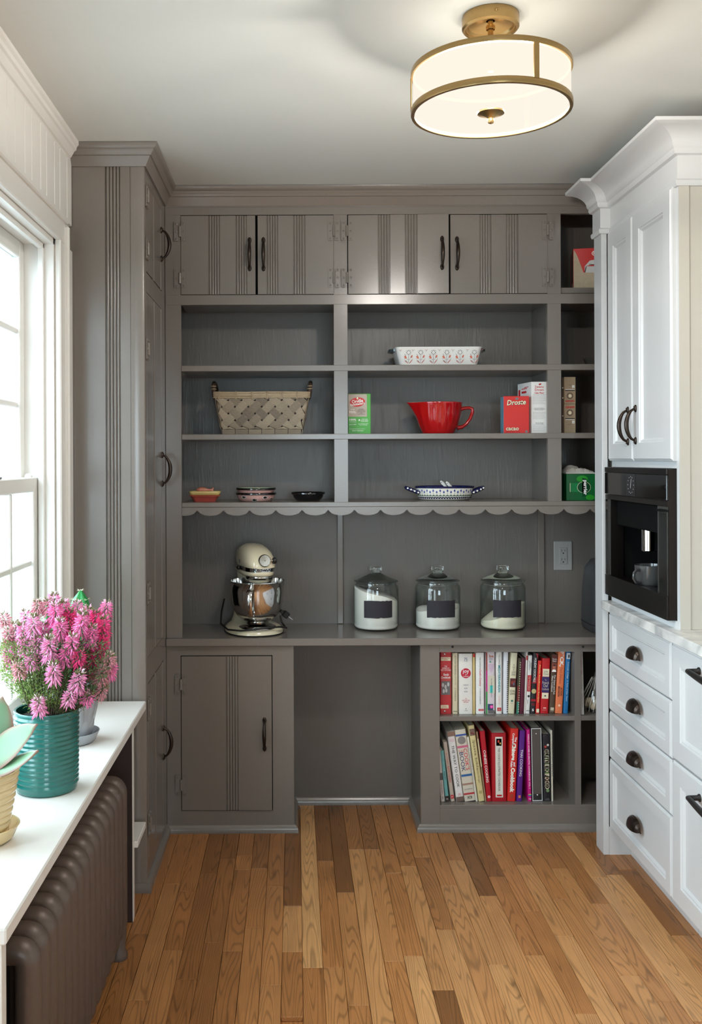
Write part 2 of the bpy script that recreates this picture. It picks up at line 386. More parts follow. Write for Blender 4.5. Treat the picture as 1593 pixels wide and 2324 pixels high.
# unseen rear window behind the camera, added for daylight fill
wr=sempty('added_window',(0.5,REAR-.08,.9));b=MB()
for x in (-.1,.47,1.04):b.box(x,x+.06,REAR-.11,REAR-.05,.9,2.1)
for z in (.9,1.47,2.04):b.box(-.1,1.1,REAR-.11,REAR-.05,z,z+.06)
b.build('window_frame',WTRIM,wr);MB().box(-.06,1.06,REAR-.083,REAR-.077,.95,2.05).build('glass_pane',GLASS,wr,smooth=None)

# beadboard over the windows
yb=[1.40];i=0
ys=[];y=3.164
while y>.2:
    w=(.094 if i%2 else .067);ys.append((max(y-w,.2),y));y-=w;i+=1
for (a,c) in ys:
    g=.0035
    MB().prism([(WL,a),(WL+.006,a+g*.6),(WL+.012,a+g*1.5),(WL+.012,c-g*1.2),(WL+.007,c-g*.3),(WL,c)],'z',2.172,2.40).build('board',WTRIM,wl_,smooth=None)
# white crown on the window wall
cp=[(0,2.375),(.010,2.375),(.014,2.383),(.020,2.386),(.030,2.404),(.036,2.408),(.038,2.418),(.045,2.424),(.045,CEIL),(0,CEIL)]
struct(MB().sweep([(WL,3.125),(WL,REAR)][::-1],cp).build('trim_1',WTRIM,None,smooth=None))

def window(name,y0,y1,main=True):
    w=sempty(name,(WL-.05,(y0+y1)/2,Z0W))
    C=.078
    # casing: head, far side, near side, with back-band bead
    def casing(pts,nm_):
        MB().add(*pts).build(nm_,WTRIM,w)
    x=WL
    b=MB();b.box(x,x+.014,y0-C,y1+C,Z1W,Z1W+C-.004,.002);b.box(x,x+.024,y0-C-.012,y1+C+.012,Z1W+C-.012,Z1W+C+.008,.004);b.box(x,x+.020,y0-.012,y1+.012,Z1W-.002,Z1W+.012,.003)
    b.build('head_casing',WTRIM,w)
    for s,(e0,e1) in ((1,(y1,TALLF-.004 if main else y1+C)),(-1,(y0-C,y0))):
        b=MB();b.box(x,x+.014,e0,e1,Z0W-.034,Z1W,.002)
        ed=e0 if s>0 else e1
        b.box(x,x+.020,ed-.008,ed+.012,Z0W-.034,Z1W,.004)
        m_=(e0+.085 if s>0 else e0+.012)
        b.box(x,x+.026,m_-.01,m_+.010,Z0W-.034,Z1W+.06,.005)
        b.box(x,x+.020,m_+.012,m_+.024,Z0W-.034,Z1W+.06,.004)
        b.build('side_casing',WTRIM,w)
    # jamb liner
    for s in (0,1):
        b=MB();yy=(y1-.018,y1) if s else (y0,y0+.018)
        b.box(x-.19,x,yy[0],yy[1],Z0W,Z1W)
        e=yy[0]-.014 if s else yy[1]
        b.box(x-.046,x-.028,e,e+.014,Z0W,Z1W-.018,.002)
        b.build('jamb',WTRIM,w)
    MB().box(x-.19,x,y0,y1,Z1W-.018,Z1W).build('head_jamb',WTRIM,w,smooth=None)
    MB().box(x-.046,x-.028,y0+.018,y1-.018,Z1W-.034,Z1W-.018,.002).build('head_stop',WTRIM,w)
    MB().box(x-.19,x+.0,y0,y1,Z0W-.03,Z0W+.02).build('stool',WTRIM,w,smooth=None)
    yy0,yy1=y0+.019,y1-.019;S=.046
    def sash(nm_,xa,xb,za,zb,rb,rt,rows,zs):
        b=MB();b.box(xa,xb,yy0,yy0+S,za,zb,.003);b.box(xa,xb,yy1-S,yy1,za,zb,.003)
        b.box(xa,xb,yy0+S,yy1-S,za,za+rb,.003);b.box(xa,xb,yy0+S,yy1-S,zb-rt,zb,.003)
        o=b.build(nm_,WTRIM,w)
        n=max(3,round((y1-y0)/.22));pw=(yy1-yy0-2*S)/n;xm=(xa+xb)/2
        for k in range(1,n):MB().box(xm-.010,xm+.010,yy0+S+k*pw-.009,yy0+S+k*pw+.009,za+rb,zb-rt,.003).build('muntin',WTRIM,o)
        for z in zs:MB().box(xm-.009,xm+.009,yy0+S,yy1-S,z-.009,z+.009,.003).build('muntin',WTRIM,o)
        zz=[za+rb]+list(zs)+[zb-rt]
        for r in range(len(zz)-1):
            for k in range(n):
                MB().box(xm-.002,xm+.002,yy0+S+k*pw,yy0+S+(k+1)*pw,zz[r],zz[r+1]).build('glass_pane',GLASS,o,smooth=None)
        return o
    ls=sash('lower_sash',x-.085,x-.050,.68,1.358,.06,.043,3,[.90,1.10])
    sash('upper_sash',x-.125,x-.090,1.318,2.072,.040,.05,3,[1.577,1.80])
    b=MB();b.lathe([(.012,0),(.012,.006),(.008,.010),(.001,.012)],(x-.067,y1-.06,1.358),12,cap1=True);b.build('sash_button',WTRIM,ls)
    b=MB();b.box(x-.078,x-.056,y1-.42,y1-.36,1.358,1.366,.002);b.lathe([(.010,0),(.010,.008),(.006,.014),(.001,.015)],(x-.067,y1-.39,1.364),12,cap1=True);b.build('sash_lock',STEEL,ls)
    return w
window('window_1',*WINS[0])
# unseen glazed double door behind the camera, added to bring in low daylight
dr=sempty('added_door',(WL-.1,.5,0))
for y0,y1 in ((-.2,.5),(.5,1.2)):
    b=MB();xa,xb=WL-.12,WL-.08
    b.box(xa,xb,y0+.01,y0+.09,.01,2.08,.002);b.box(xa,xb,y1-.09,y1-.01,.01,2.08,.002);b.box(xa,xb,y0+.09,y1-.09,.01,.16,.002);b.box(xa,xb,y0+.09,y1-.09,1.98,2.08,.002)
    lf=b.build('door_leaf',WTRIM,dr)
    MB().box(WL-.103,WL-.097,y0+.09,y1-.09,.16,1.98).build('glass_pane',GLASS,lf,smooth=None)
    for z in (.76,1.37):MB().box(xa+.008,xb-.008,y0+.09,y1-.09,z-.010,z+.010).build('muntin',WTRIM,lf,smooth=None)
for y0,y1,z0,z1 in ((-.28,-.2,0,2.17),(1.2,1.28,0,2.17),(-.2,1.2,2.09,2.17)):MB().box(WL,WL+.016,y0,y1,z0,z1,.002).build('casing',WTRIM,dr)
struct(MB().box(-14,WL-.191,-12,16,-.25,-.15).build('ground',mat('garden_ground',(126,132,134),.95,scale=3,var=.2),None,smooth=None))  # ground slabs added to cut sky light coming up onto the ceiling
struct(MB().box(WL-.191,14,-14,REAR-.151,-.25,-.15).build('ground_rear',MATS['garden_ground'],None,smooth=None))
# ---------------------------------------------------------------- grey built-ins
def reeds(a,bb,d=.0045):
    """profile points of a group of four beads between a and bb on a face at y=0 (depth +y)"""
    pts=[(a,0),(a+.0015,d)];n=4;w=(bb-a-.006)/n
    for i in range(n):
        c=a+.003+w*(i+.5);r=w*.46
        for k in range(7):
            t=math.pi*k/6;pts.append((c-r*math.cos(t),d-d*.95*math.sin(t)))
    pts+=[(bb-.0015,d),(bb,0)];return pts
def hinge_mesh():
    b=MB()
    for s in (-1,1):
        c=s*.0135
        b.prism([(c-.0085,-.034),(c-.006,-.0365),(c+.006,-.0365),(c+.0085,-.034),(c+.0085,.034),(c+.006,.0365),(c-.006,.0365),(c-.0085,.034)],'y',-.0036,0)
        for z in (-.029,0,.029):
            st=len(b.v);b.lathe([(.0046,0),(.0044,.0020),(.0030,.0026),(.0020,.0008)],(0,0,0),8,cap1=True)
            b.xf(Matrix.Translation((c,-.0035,z))@Matrix.Rotation(math.pi/2,4,'X'),st)
    b.tube([(0,-.005,-.020),(0,-.005,.020)],.0050,8)
    b.box(-.006,.006,-.003,0,-.018,.018)
    return b
def pull_mesh(L=.125,H=.030):
    b=MB();n=14;pts=[];rad=[]
    for i in range(n+1):
        t=i/n;z=-L/2*.84+L*.84*t;h=math.sin(math.pi*t)**.55
        pts.append((0,-.004-H*h*.9,z));rad.append(.0036+.0036*math.sin(math.pi*t))
    b.tube(pts,rad,10,up=(1,0,0))
    for s in (-1,1):
        st=len(b.v);b.lathe([(.0075,0),(.0075,.003),(.0055,.005),(.002,.0055)],(0,0,0),12,sy=1.6,cap1=True)
        b.xf(Matrix.Translation((0,0,s*(L/2-.010)))@Matrix.Rotation(math.pi/2,4,'X'),st)
        b.ball((0,-.005,s*(L/2-.005)),.0035,seg=8,rin=6)
    return b
HINGE=hinge_mesh().mesh('hinge',GREY,40);recalc(HINGE)
PULL=pull_mesh().mesh('pull_handle',BRONZE,50);recalc(PULL)
def grey_door(parent,loc,rotz,w,h,groups,hinges=(),pulls=(),t=.018,ajar=0):
    """board door, local x along its width, facing -y; origin bottom-left"""
    pts=[(0,0)]
    for a,c in groups:pts+=reeds(a,c)
    pts+=[(w,0),(w,t),(0,t)]
    o=MB().prism(pts,'z',0,h).build('door',GREY,None,smooth=50)
    o.parent=parent;o.location=Vector(loc)-Vector(parent.location);o.rotation_euler=(0,0,rotz+ajar)
    for (u,z) in hinges:
        q=link('hinge',HINGE,o,(u,-.0005,z));q['label']='painted butterfly hinge'
    for (u,z) in pulls:
        q=link('handle',PULL,o,(u,-.001,z));q['label']='dark bronze arched pull handle'
    return o

# --- tall narrow cabinet beside the window
tall=thing('tall_cabinet','tall narrow grey painted cabinet standing in the corner beside the window','cabinet',((WL+SIDE)/2,3.4,0))
b=MB();x0,x1=WL+.001,SIDE
pts=[(x0,0)];
g0,g1=at(240,1000,TALLF)[0],at(275,1000,TALLF)[0]
pts+=reeds(g0,g1,.007)+[(x1-.047,0),(x1-.0465,.002),(x1-.0455,.002),(x1-.045,0),(x1-.004,0),(x1,.004),(x1,.02),(x0,.02)]
b.prism([(u,TALLF+w) for u,w in pts],'z',0,2.40);b.build('front_panel',GREY,tall,smooth=50)
DY0,DY1=3.205,3.592
b=MB();b.box(SIDE-.02,SIDE,TALLF+.02,DY0,0,2.40);b.box(SIDE-.02,SIDE,DY1,3.70,0,2.40)
dz=[(.09,.67),(.755,1.965),(2.03,2.33)]
zz=[0]+[q for d in dz for q in d]+[2.40]
for i in range(0,len(zz),2):b.box(SIDE-.02,SIDE,DY0,DY1,zz[i],zz[i+1])
b.build('side_frame',GREY,tall,smooth=None)
MB().box(x0,SIDE-.022,TALLF+.021,3.97,0,2.40).build('carcass',DARK,tall,smooth=None)  # body coloured black for the shade seen through door gaps
hz=[[.47-.09,.18-.09],[1.765-.755,.965-.755],[2.255-2.03,2.095-2.03]];pz=[.385-.09,1.40-.755,2.19-2.03]
hz=[[at(337,p,3.24)[1]-d[0] for p in hp] for hp,d in zip([(1605,1860),(797,1345),(455,572)],dz)]
pz=[at(372,p,3.56)[1]-d[0] for p,d in zip((1685,1067,558),dz)]
for (z0,z1),hs,ph in zip(dz,hz,pz):
    w=DY1-DY0-.005
    grey_door(tall,(SIDE+.001,DY0+.0025,z0+.003),math.pi/2,w,z1-z0-.006,[(.145,.175),(w-.05,w-.035)],[(-.002,z) for z in hs],[(w-.040,ph)],t=.016)
GCR=[(0,-.066),(.006,-.066),(.008,-.062),(.020,-.040),(.022,-.036),(.027,-.035),(.029,-.029),(.034,-.024),(.036,-.018),(.042,-.014),(.046,-.008),(.048,0),(0,0)]
GCR=[(o,CEIL-.002+z) for o,z in GCR]
GP=[(WL,TALLF),(SIDE,TALLF),(SIDE,FACE),(1.45,FACE)]
MB().sweep(GP,GCR,[0,1]).build('crown_moulding',GREY,tall,smooth=30)
SHOE=[(0,0),(.016,0),(.016,.010),(.013,.020),(.006,.028),(0,.030)]
SP=[(WL,TALLF),(SIDE,TALLF),(SIDE,FACE),(-.006,FACE),(-.006,BACK-.012),(.473,BACK-.012),(.473,FACE),(1.45,FACE)]
MB().sweep(SP,SHOE,[0,1]).build('base_moulding',GREY,tall,smooth=30)

# --- upper shelving unit with doors, open bays and scalloped valance
sh=thing('shelving_unit','grey painted wall shelving with four small doors and a scalloped valance','shelving',(.48,3.8,.735))
X0=SIDE+.001;X1=1.45
vx=[(X0,fx(412)),(fx(758.5),fx(790)),(fx(1243.5),fx(1274.5)),(1.38,1.45)]
T=.020
zr=[(fz(487)+0,CEIL-.003),(fz(691),fz(668.5)),]           # header rail, rail under doors
shz=[(fz(842),fz(828.5)),(fz(997),fz(984.5)),(fz(1157),fz(1139.5))]
for i,(a,c) in enumerate(vx):
    MB().box(a,c,FACE,FACE+T,.735 if i in (0,3) else shz[2][1]-.001,zr[0][0],.0008).build('stile',GREY,sh,smooth=None)
MB().box(X0,X1,FACE,FACE+T,zr[0][0],zr[0][1]).build('header_rail',GREY,sh,smooth=None)
MB().box(X0+.001,X1-.001,FACE-.001,FACE+T,zr[1][0],zr[1][1],.001).build('rail',GREY,sh,smooth=None)
MB().box(vx[0][1]-.01,X1-.01,FACE+T,BACK,zr[1][1]-.022,zr[1][1]-.004).build('shelf_board',GREY,sh,smooth=None)
for (z0,z1) in shz[:2]:
    MB().box(vx[0][1]+.0004,X1-.01,FACE-.002,BACK,z0,z1,.0015).build('shelf_board',GREY,sh,smooth=None)
MB().box(vx[0][1]+.0004,X1-.01,FACE-.002,BACK,shz[2][1]-.018,shz[2][1],.0015).build('shelf_board',GREY,sh,smooth=None)
for (a,c) in vx[1:]:
    MB().box((a+c)/2-.011,(a+c)/2+.011 if c<1.4 else c,FACE+T,BACK,shz[2][1],CEIL-.004).build('divider',GREYP,sh,smooth=None)
MB().box(X0,X1,BACK,WB-.002,.735,CEIL-.004).build('back_panel',GREYP,sh,smooth=None)
# scalloped valance: cusps measured along the shelf
cus=[414,447,506.5,566,626,685.5,745,813-9,872-4,931,990.5,1049.6,1108,1167,1226,1290,1350,1410]
cus=[447.3+59.4*k for k in range(-1,20)]
zt=fz(1139.5)-.0185;zc=fz(1157);zl=fz(1169.5)
pts=[];
for k in range(len(cus)-1):
    a,c=fx(cus[k]),fx(cus[k+1])
    for q in range(9):
        t=q/8;u=a+(c-a)*t
        if u<vx[0][1]-.006 or u>X1: continue
        u=max(u,vx[0][1]+.0004)
        pts.append((u,zc-(zc-zl)*(1-(2*t-1)**2)**.62))
pts=[p for i,p in enumerate(pts) if i==0 or p[0]>pts[i-1][0]+1e-5]
poly=[(pts[0][0],zt)]+pts+[(pts[-1][0],zt)]
b=MB()
for i in range(len(pts)-1):
    (a,za),(c,zb)=pts[i],pts[i+1];b.prism([(a,za),(c,zb),(c,zt),(a,zt)],'y',FACE-.002,FACE+.016)
b.build('valance',GREY,sh,smooth=None)
for px0,px1 in ((765,779),(1220,1235)):
    MB().box(at(px0,1300,BACK)[0],at(px1,1300,BACK)[0],BACK-.010,BACK,.735,shz[2][1]-.018,.003).build('batten',GREY,sh)
MB().sweep(GP,GCR,[2]).build('crown_moulding',GREY,sh,smooth=30)
MB().box(X0,X1,FACE-.003,FACE,fz(470),fz(466)).build('bead',GREY,sh,smooth=None)
DT,DB=fz(489),fz(667.5);dh=DT-DB
def ud(p0,p1,groups,hpx,ppx,ajar=0,right=False):
    a,c=fx(p0,580),fx(p1,580)
    hs=[(fx(hpx,580)-a,fz(525)-DB),(fx(hpx,580)-a,fz(631)-DB)]
    return grey_door(sh,(a,FACE-.003,DB),0,c-a,dh,[(fx(g0,580)-a,fx(g1,580)-a) for g0,g1 in groups],hs,[(fx(ppx,580)-a,fz(577)-DB)],ajar=ajar)
ud(411,579.5,[(472.6,499),(534.7,560.7)],408.5,566.5)
ud(585,756.5,[(605,631.4),(665.5,693)],757.5,598)
ud(790,1017,[(857,885.4),(918,947)],787.5,1002,ajar=-.030)
o=ud(1022,1241.5,[(1087.7,1114.8),(1148,1176)],1242.5,1036.5)
b=MB();b.box(vx[0][1]-.005,vx[2][0]+.005,FACE+.035,FACE+.045,DB-.01,DT+.01);b.build('gap_shade_sheet',DARK,sh,smooth=None)  # black sheet in place of shade behind the upper doors

# --- worktop
ct=tag(MB().box(SIDE+.001,1.45,FACE-.022,BACK-.001,.707,.735,.002).build('worktop',GREY,None),'grey painted worktop running below the open shelves','worktop')
CT=.735
# --- base cupboard
bc=thing('base_cabinet','grey base cupboard with one reeded door under the worktop','cabinet',(-.25,3.8,0))
bx0,bx1=SIDE+.001,-.006
dx0,dx1=fx(412.5,1660),fx(617,1660);dz0,dz1=fz(1838,515),fz(1489,515)
b=MB();b.box(bx0,dx0-.003,FACE,FACE+T,0,.706);b.box(dx1+.003,bx1,FACE,FACE+T,0,.706);b.box(dx0-.003,dx1+.003,FACE,FACE+T,0,dz0-.003);b.box(dx0-.003,dx1+.003,FACE,FACE+T,dz1+.003,.706)
b.build('face_frame',GREY,bc,smooth=None)
MB().box(bx1-.018,bx1,FACE+T,BACK,0,.706).build('side_panel',GREYP,bc,smooth=None)
MB().box(bx0+.01,bx1-.03,FACE+.03,FACE+.04,.03,.70).build('gap_shade_sheet',DARK,bc,smooth=None)  # black sheet standing in for shade inside the cupboard
grey_door(bc,(dx0,FACE-.003,dz0),0,dx1-dx0,dz1-dz0,[(fx(512.8,1660)-dx0,fx(541,1660)-dx0)],
  [(-.002,fz(1552,412)-dz0),(-.002,fz(1780,412)-dz0)],[(fx(600.5,1660)-dx0,fz(1665,600)-dz0)],ajar=-.012)
MB().sweep(SP,SHOE,[2,3]).build('base_moulding',GREY,bc,smooth=30)
# --- knee space back
kb=MB().box(-.006,.473,BACK-.012,WB-.002,0,.706).build('wall_back_panel',GREYP,None,smooth=None);struct(kb)
struct(MB().sweep(SP,SHOE,[4]).build('baseboard_back',GREY,None,smooth=30))
# --- open bookcase
bk=thing('bookcase','grey open bookcase with two shelves of cookbooks under the worktop','bookcase',(.95,3.8,0))
S1,S0=.433,.098
kx=[(.473,fx(998,1650))];dv=(fx(1304,1560),fx(1318,1560))
MB().box(.473,kx[0][1],FACE,FACE+T,0,.706,.0008).build('stile',GREY,bk,smooth=None)
MB().box(.473,.491,FACE+T,BACK,0,.706).build('side_panel',GREYP,bk,smooth=None)
o=MB().box(kx[0][1],X1,FACE+.001,FACE+T,.677,.706).build('rail',GREY,bk,smooth=None)
for p in (1027,1323):
    b=MB();b.lathe([(.0045,0),(.0045,.001),(.003,.003),(.0008,.0035)],(0,0,0),10,cap1=True);b.xf(Matrix.Translation((fx(p,1468),FACE+.001,fz(1468,p)))@Matrix.Rotation(math.pi/2,4,'X'));b.build('screw',BLACKM,o)
MB().box(kx[0][1],X1,FACE,FACE+T,0,S0-.016,.0008).build('bottom_rail',GREY,bk,smooth=None)
MB().box(kx[0][1]-.02,X1,FACE+.001,BACK,S0-.018,S0,.002).build('shelf_board',GREY,bk,smooth=None)
MB().box(kx[0][1]-.02,X1,FACE+.003,BACK,S1-.018,S1,.002).build('shelf_board',GREY,bk,smooth=None)
MB().box(dv[0],dv[1],FACE+.001,BACK,S0,.677).build('divider',GREY,bk,smooth=None)
MB().box(.491,X1,BACK-.01,WB-.002,0,.706).build('back_panel',GREYP,bk,smooth=None)
MB().sweep(SP,SHOE,[5,6]).build('base_moulding',GREY,bk,smooth=30)

# --- outlet on the back panel
ot=thing('wall_outlet','grey duplex wall outlet on the panel above the worktop','outlet',(*[at(1277,1261,BACK)[0]],BACK,at(1277,1261,BACK)[1]))
PLM=mat('outlet_plastic',(150,148,145),.35,scale=80);PLD=mat('outlet_slot',(30,28,27),.6)
MB().box(-.038,.038,-.006,0,-.060,.060,.003).build('plate',PLM,ot,world=False)
rc=MB().box(-.0165,.0165,-.009,-.006,-.034,.034,.0015).build('receptacle',PLM,ot,world=False)
b=MB()
for s in (-1,1):
    c=s*.018
    b.flat(rect(-.0075,-.0055,c-.001,c+.008),-.0093);b.flat(rect(.0055,.0075,c-.001,c+.008),-.0093);b.flat(disc(0,c-.007,.003),-.0093)
b.build('slots',PLD,rc,smooth=None,world=False,fixn=False)
for s in (-1,1):
    b=MB();b.lathe([(.003,0),(.003,.001),(.001,.0016)],(0,0,0),8,cap1=True);b.xf(Matrix.Translation((0,-.006,s*.048))@Matrix.Rotation(math.pi/2,4,'X'));b.build('screw',PLM,ot,world=False)
# ---------------------------------------------------------------- white cabinets on the right
PX=1.093;FX_=1.128;DXF=1.111;YP0,YP1=3.443,3.527;YN=2.84
wc=thing('panelled_cabinet','white tall cabinet with two panelled doors above the coffee machine','cabinet',(1.44,3.14,.905))
WCR=[(0,2.205),(.008,2.205),(.012,2.212),(.012,2.220),(.005,2.226),(.005,2.294),(.016,2.297),(.020,2.304),(.020,2.312),(.026,2.318)]+[(.026+.070*(1-math.cos(R(t))),2.318+.044*math.sin(R(t))) for t in (15,30,45,60,75,90)]+[(.104,2.364),(.104,2.374),(0,2.374)]
WP=[(PX,YP1),(PX,YP0),(FX_,YP0),(FX_,YN),(WR,YN)]
MB().sweep(WP,WCR,[2,3]).build('crown_moulding',WCAB,wc,smooth=40)
b=MB();b.box(FX_,FX_+.02,YN,YN+.02,.905,2.37);b.box(FX_,FX_+.02,YP0-.006,YP0,.905,2.37)
b.box(FX_,FX_+.02,YN+.02,YP0-.006,2.20,2.37);b.box(FX_,FX_+.02,YN+.02,YP0-.006,1.378,1.41);b.box(FX_-.004,FX_+.02,YN+.004,YP0-.002,.905,.928)
b.build('face_frame',WCAB,wc,smooth=None)
b=MB();b.box(FX_+.0,FX_+.03,YN-.004,YN+.0,.9055,2.21);b.box(FX_+.03,WR-.001,YN,YN+.018,.9055,2.37)
b.build('side_panel',WARMW,wc,smooth=None)
MB().box(FX_+.02,WR-.001,YN+.018,YP0-.001,2.35,2.37).build('top_panel',WCAB,wc,smooth=None)
b=MB();b.box(FX_+.02,WR-.001,YN+.02,YP0,1.392,1.41);b.box(FX_+.30,WR-.001,YN+.02,YP0,.905,1.392);b.build('carcass',WCAB,wc,smooth=None)
def shaker(parent,name,ya,yb,za,zb,fr=.058,t=.017,material=None,stepm=.010):
    """panelled front facing -x between depths ya<yb; frame, stepped bead and recessed field"""
    xf=DXF;m=material or WCAB;b=MB()
    def ring(a,c,d,e,x): return [(x,a,d),(x,a,e),(x,c,e),(x,c,d)]
    R0=[(xf+t,ya,za),(xf+t,ya,zb),(xf+t,yb,zb),(xf+t,yb,za)]
    rings=[R0,ring(ya,yb,za,zb,xf+.006),ring(ya+.005,yb-.005,za+.005,zb-.005,xf+.003),ring(ya+.007,yb-.007,za+.007,zb-.007,xf)]
    i=fr;rings.append(ring(ya+i,yb-i,za+i,zb-i,xf))
    i+=.003;rings.append(ring(ya+i,yb-i,za+i,zb-i,xf+.004));i+=.004;rings.append(ring(ya+i,yb-i,za+i,zb-i,xf+.004))
    i+=.006;rings.append(ring(ya+i,yb-i,za+i,zb-i,xf+.011))
    b.loft(rings,cap=True)
    return b.build(name,m,parent,smooth=None)
def pull_x(parent,y,z,L,vert=True):
    o=link('handle',PULL,parent,(0,0,0));o.rotation_euler=(0,0,-math.pi/2)
    o.location=Vector((DXF-.001,y,z))-wloc(parent);o['label']='dark bronze arched pull handle';return o
d1=shaker(wc,'door',3.188,3.436,1.40,2.208);d2=shaker(wc,'door',2.857,3.184,1.40,2.208)
pz_=(at(1415,965,3.2)[1]);
pull_x(d1,3.188+.034,pz_-.002,.125);pull_x(d2,3.184-.034,pz_,.125)
# full-height end panel
ep=thing('end_panel','white full height end post between the drawers and the grey shelving','panel',(1.12,3.485,0))
b=MB();b.box(PX,PX+.020,YP0,YP1,0,2.37,.001);b.box(PX+.020,1.20,YP0+.001,YP0+.016,0,.10);b.box(PX+.02,WR-.001,YP1-.018,YP1,0,2.37);b.build('board',WCAB,ep,smooth=None)
MB().sweep(WP,WCR,[0,1]).build('crown_moulding',WCAB,ep,smooth=40)

# drawer bases
CUP=MB();n=10
rings=[]
for i in range(n+1):
    a=math.pi*i/n                       # along the width
    rr=math.sin(a)**.6 if 0<i<n else .02
    rings.append([(-.026*rr*math.sin(R(t))**.8-.0005,-.046*math.cos(a),.038*rr*math.cos(R(t))) for t in (2,20,40,60,80,92)])
CUP=MB()
for i in range(n):
    q=len(rings[0]);CUP.add(rings[i]+rings[i+1],[(k,k+1,q+k+1,q+k) for k in range(q-1)])
for i in range(n):
    q=len(rings[0]);
    inner=[[(x*.86,y*.94,z*.9) for x,y,z in r] for r in (rings[i],rings[i+1])]
    CUP.add(inner[0]+inner[1],[(k,q+k,q+k+1,k+1) for k in range(q-1)])
CUP.box(-.003,0,-.047,.047,-.002,.002)
CUP=CUP.mesh('cup_pull',BRONZE,60)
def base_unit(label,y0,y1,zs,group=None):
    t=thing('drawer_cabinet',label,'cabinet',(1.44,(y0+y1)/2,0),group=group)
    b=MB();b.box(FX_,WR-.002,y0+.001,y1-.001,.10,.874);b.build('carcass',WCAB,t,smooth=None)
    MB().box(1.19,WR-.002,y0+.001,y1-.001,0,.10).build('toe_kick',WCAB,t,smooth=None)
    return t
DZ=[(.692,.864),(.518,.688),(.349,.514),(.101,.345)]
u1=base_unit('white base cabinet with four stacked drawers and dark cup pulls',2.869,YP0-.001,DZ)
for (a,c),py in zip(DZ,(1485,1605,1725,1872)):
    d=shaker(u1,'drawer',2.873,YP0-.006,a,c,fr=.040)
    q=link('cup_pull',CUP,d,Vector((DXF-.0005,3.165,at(1440,py,3.16)[1]-.012))-wloc(d));q['label']='oil rubbed bronze cup pull'
def bar_pull(parent,y0,y1,z):
    b=MB();pts=[];rad=[]
    for s,y in ((1,y1),(-1,y0)):
        st=len(b.v);b.lathe([(.011,0),(.011,.003),(.0075,.006),(.007,.030)],(0,0,0),14,cap1=True);b.xf(Matrix.Translation((DXF,y,z))@Matrix.Rotation(-math.pi/2,4,'Y'),st)
    n=16
    for i in range(n+1):
        t=i/n;pts.append((DXF-.032-.012*math.sin(math.pi*t),y1+(y0-y1)*t,z));rad.append(.0072+.0025*math.sin(math.pi*t))
    b.tube([(DXF-.026,y1+.004,z)]+pts+[(DXF-.026,y0-.004,z)],[.006]+rad+[.006],10)
    o=b.build('bar_pull',BLACKM,parent,smooth=50);o['label']='matte black arched bar pull'
u2=base_unit('white base cabinet with two deep drawers and black bar pulls',2.06,2.867,None)
for a,c,z in ((.524,.864,.8225),(.101,.518,.474)):
    d=shaker(u2,'drawer',2.064,2.863,a,c,fr=.060);bar_pull(d,2.26,2.665,z)
u3=base_unit('white base cabinet with two deep drawers beyond the marble run end',1.25,2.058,None)
for a,c,z in ((.524,.864,.8225),(.101,.518,.474)):
    d=shaker(u3,'drawer',1.254,2.054,a,c,fr=.060);bar_pull(d,1.46,1.86,z)
mt=tag(MB().box(1.085,WR-.002,1.22,YP0-.002,.875,.905,.003).build('marble_worktop',MARBLE,None),'pale grey veined marble worktop on the white drawer cabinets','worktop')

# ---------------------------------------------------------------- built-in coffee machine
BST=mat('black_steel',(46,40,38),.30,.85,bump=.02,scale=200,stretch=(1,.05,1));BGL=mat('black_glass',(10,9,10),.06,coat=.5);BPL=mat('black_plastic',(9,9,9),.7,spec=.15)
cmx=thing('coffee_machine','black steel built-in coffee machine with an open dispensing bay','coffee machine',(1.25,3.15,.928))
ya,yb=2.862,3.432;za,zb=.9285,1.3775;xf=1.098
b=MB();b.box(xf+.006,FX_+.02,ya,yb,zb-.10,zb-.002);b.box(xf+.006,FX_+.02,ya,2.915,za+.07,zb-.10);b.box(xf+.006,FX_+.02,3.385,yb,za+.07,zb-.10)
b.box(xf+.006,FX_+.02,ya,yb,za,za+.07)
b.build('front_frame',BST,cmx,smooth=None)
b=MB();x2=FX_+.02;b.box(x2,1.36,2.89,2.905,za+.03,zb-.03);b.box(x2,1.36,3.40,3.415,za+.03,zb-.03);b.box(1.345,1.36,2.905,3.40,za+.03,zb-.03);b.box(x2,1.345,2.905,3.40,zb-.05,zb-.03);b.box(x2-.02,1.345,2.905,3.40,za+.04,za+.052)
b.build('bay_housing',BPL,cmx,smooth=None)
MB().box(xf,xf+.006,ya-.001,yb+.001,zb-.018,zb,.001).build('top_trim',BST,cmx)
o=MB().box(xf,xf+.006,ya,yb,zb-.094,zb-.019,.001).build('control_panel',BGL,cmx)
b=MB();ds=(at(1436,1118,2.9)[1]);
cy,cz=3.165,zb-.056
b.add([(xf-.0006,cy-.043,cz-.036),(xf-.0006,cy-.043,cz+.036),(xf-.0006,cy+.043,cz+.036),(xf-.0006,cy+.043,cz-.036)],[(0,1,2,3)]);b.build('display',mat('display_dark',(40,38,40),.2),o,smooth=None,fixn=False)
b=MB()
for k in range(12):
    a=2*math.pi*k/12;y,z=cy+.027*math.sin(a),cz+.027*math.cos(a);s_=.0012
    b.add([(xf-.0009,y-s_,z-s_),(xf-.0009,y-s_,z+s_),(xf-.0009,y+s_,z+s_),(xf-.0009,y+s_,z-s_)],[(0,1,2,3)])
for a,L in ((-.25,.020),(2.9,.011)):
    dy,dz_=math.sin(a),math.cos(a);w=.0009
    b.add([(xf-.0009,cy-dz_*w,cz+dy*w),(xf-.0009,cy+dz_*w,cz-dy*w),(xf-.0009,cy+dy*L+dz_*w,cz+dz_*L-dy*w),(xf-.0009,cy+dy*L-dz_*w,cz+dz_*L+dy*w)],[(0,1,2,3)])
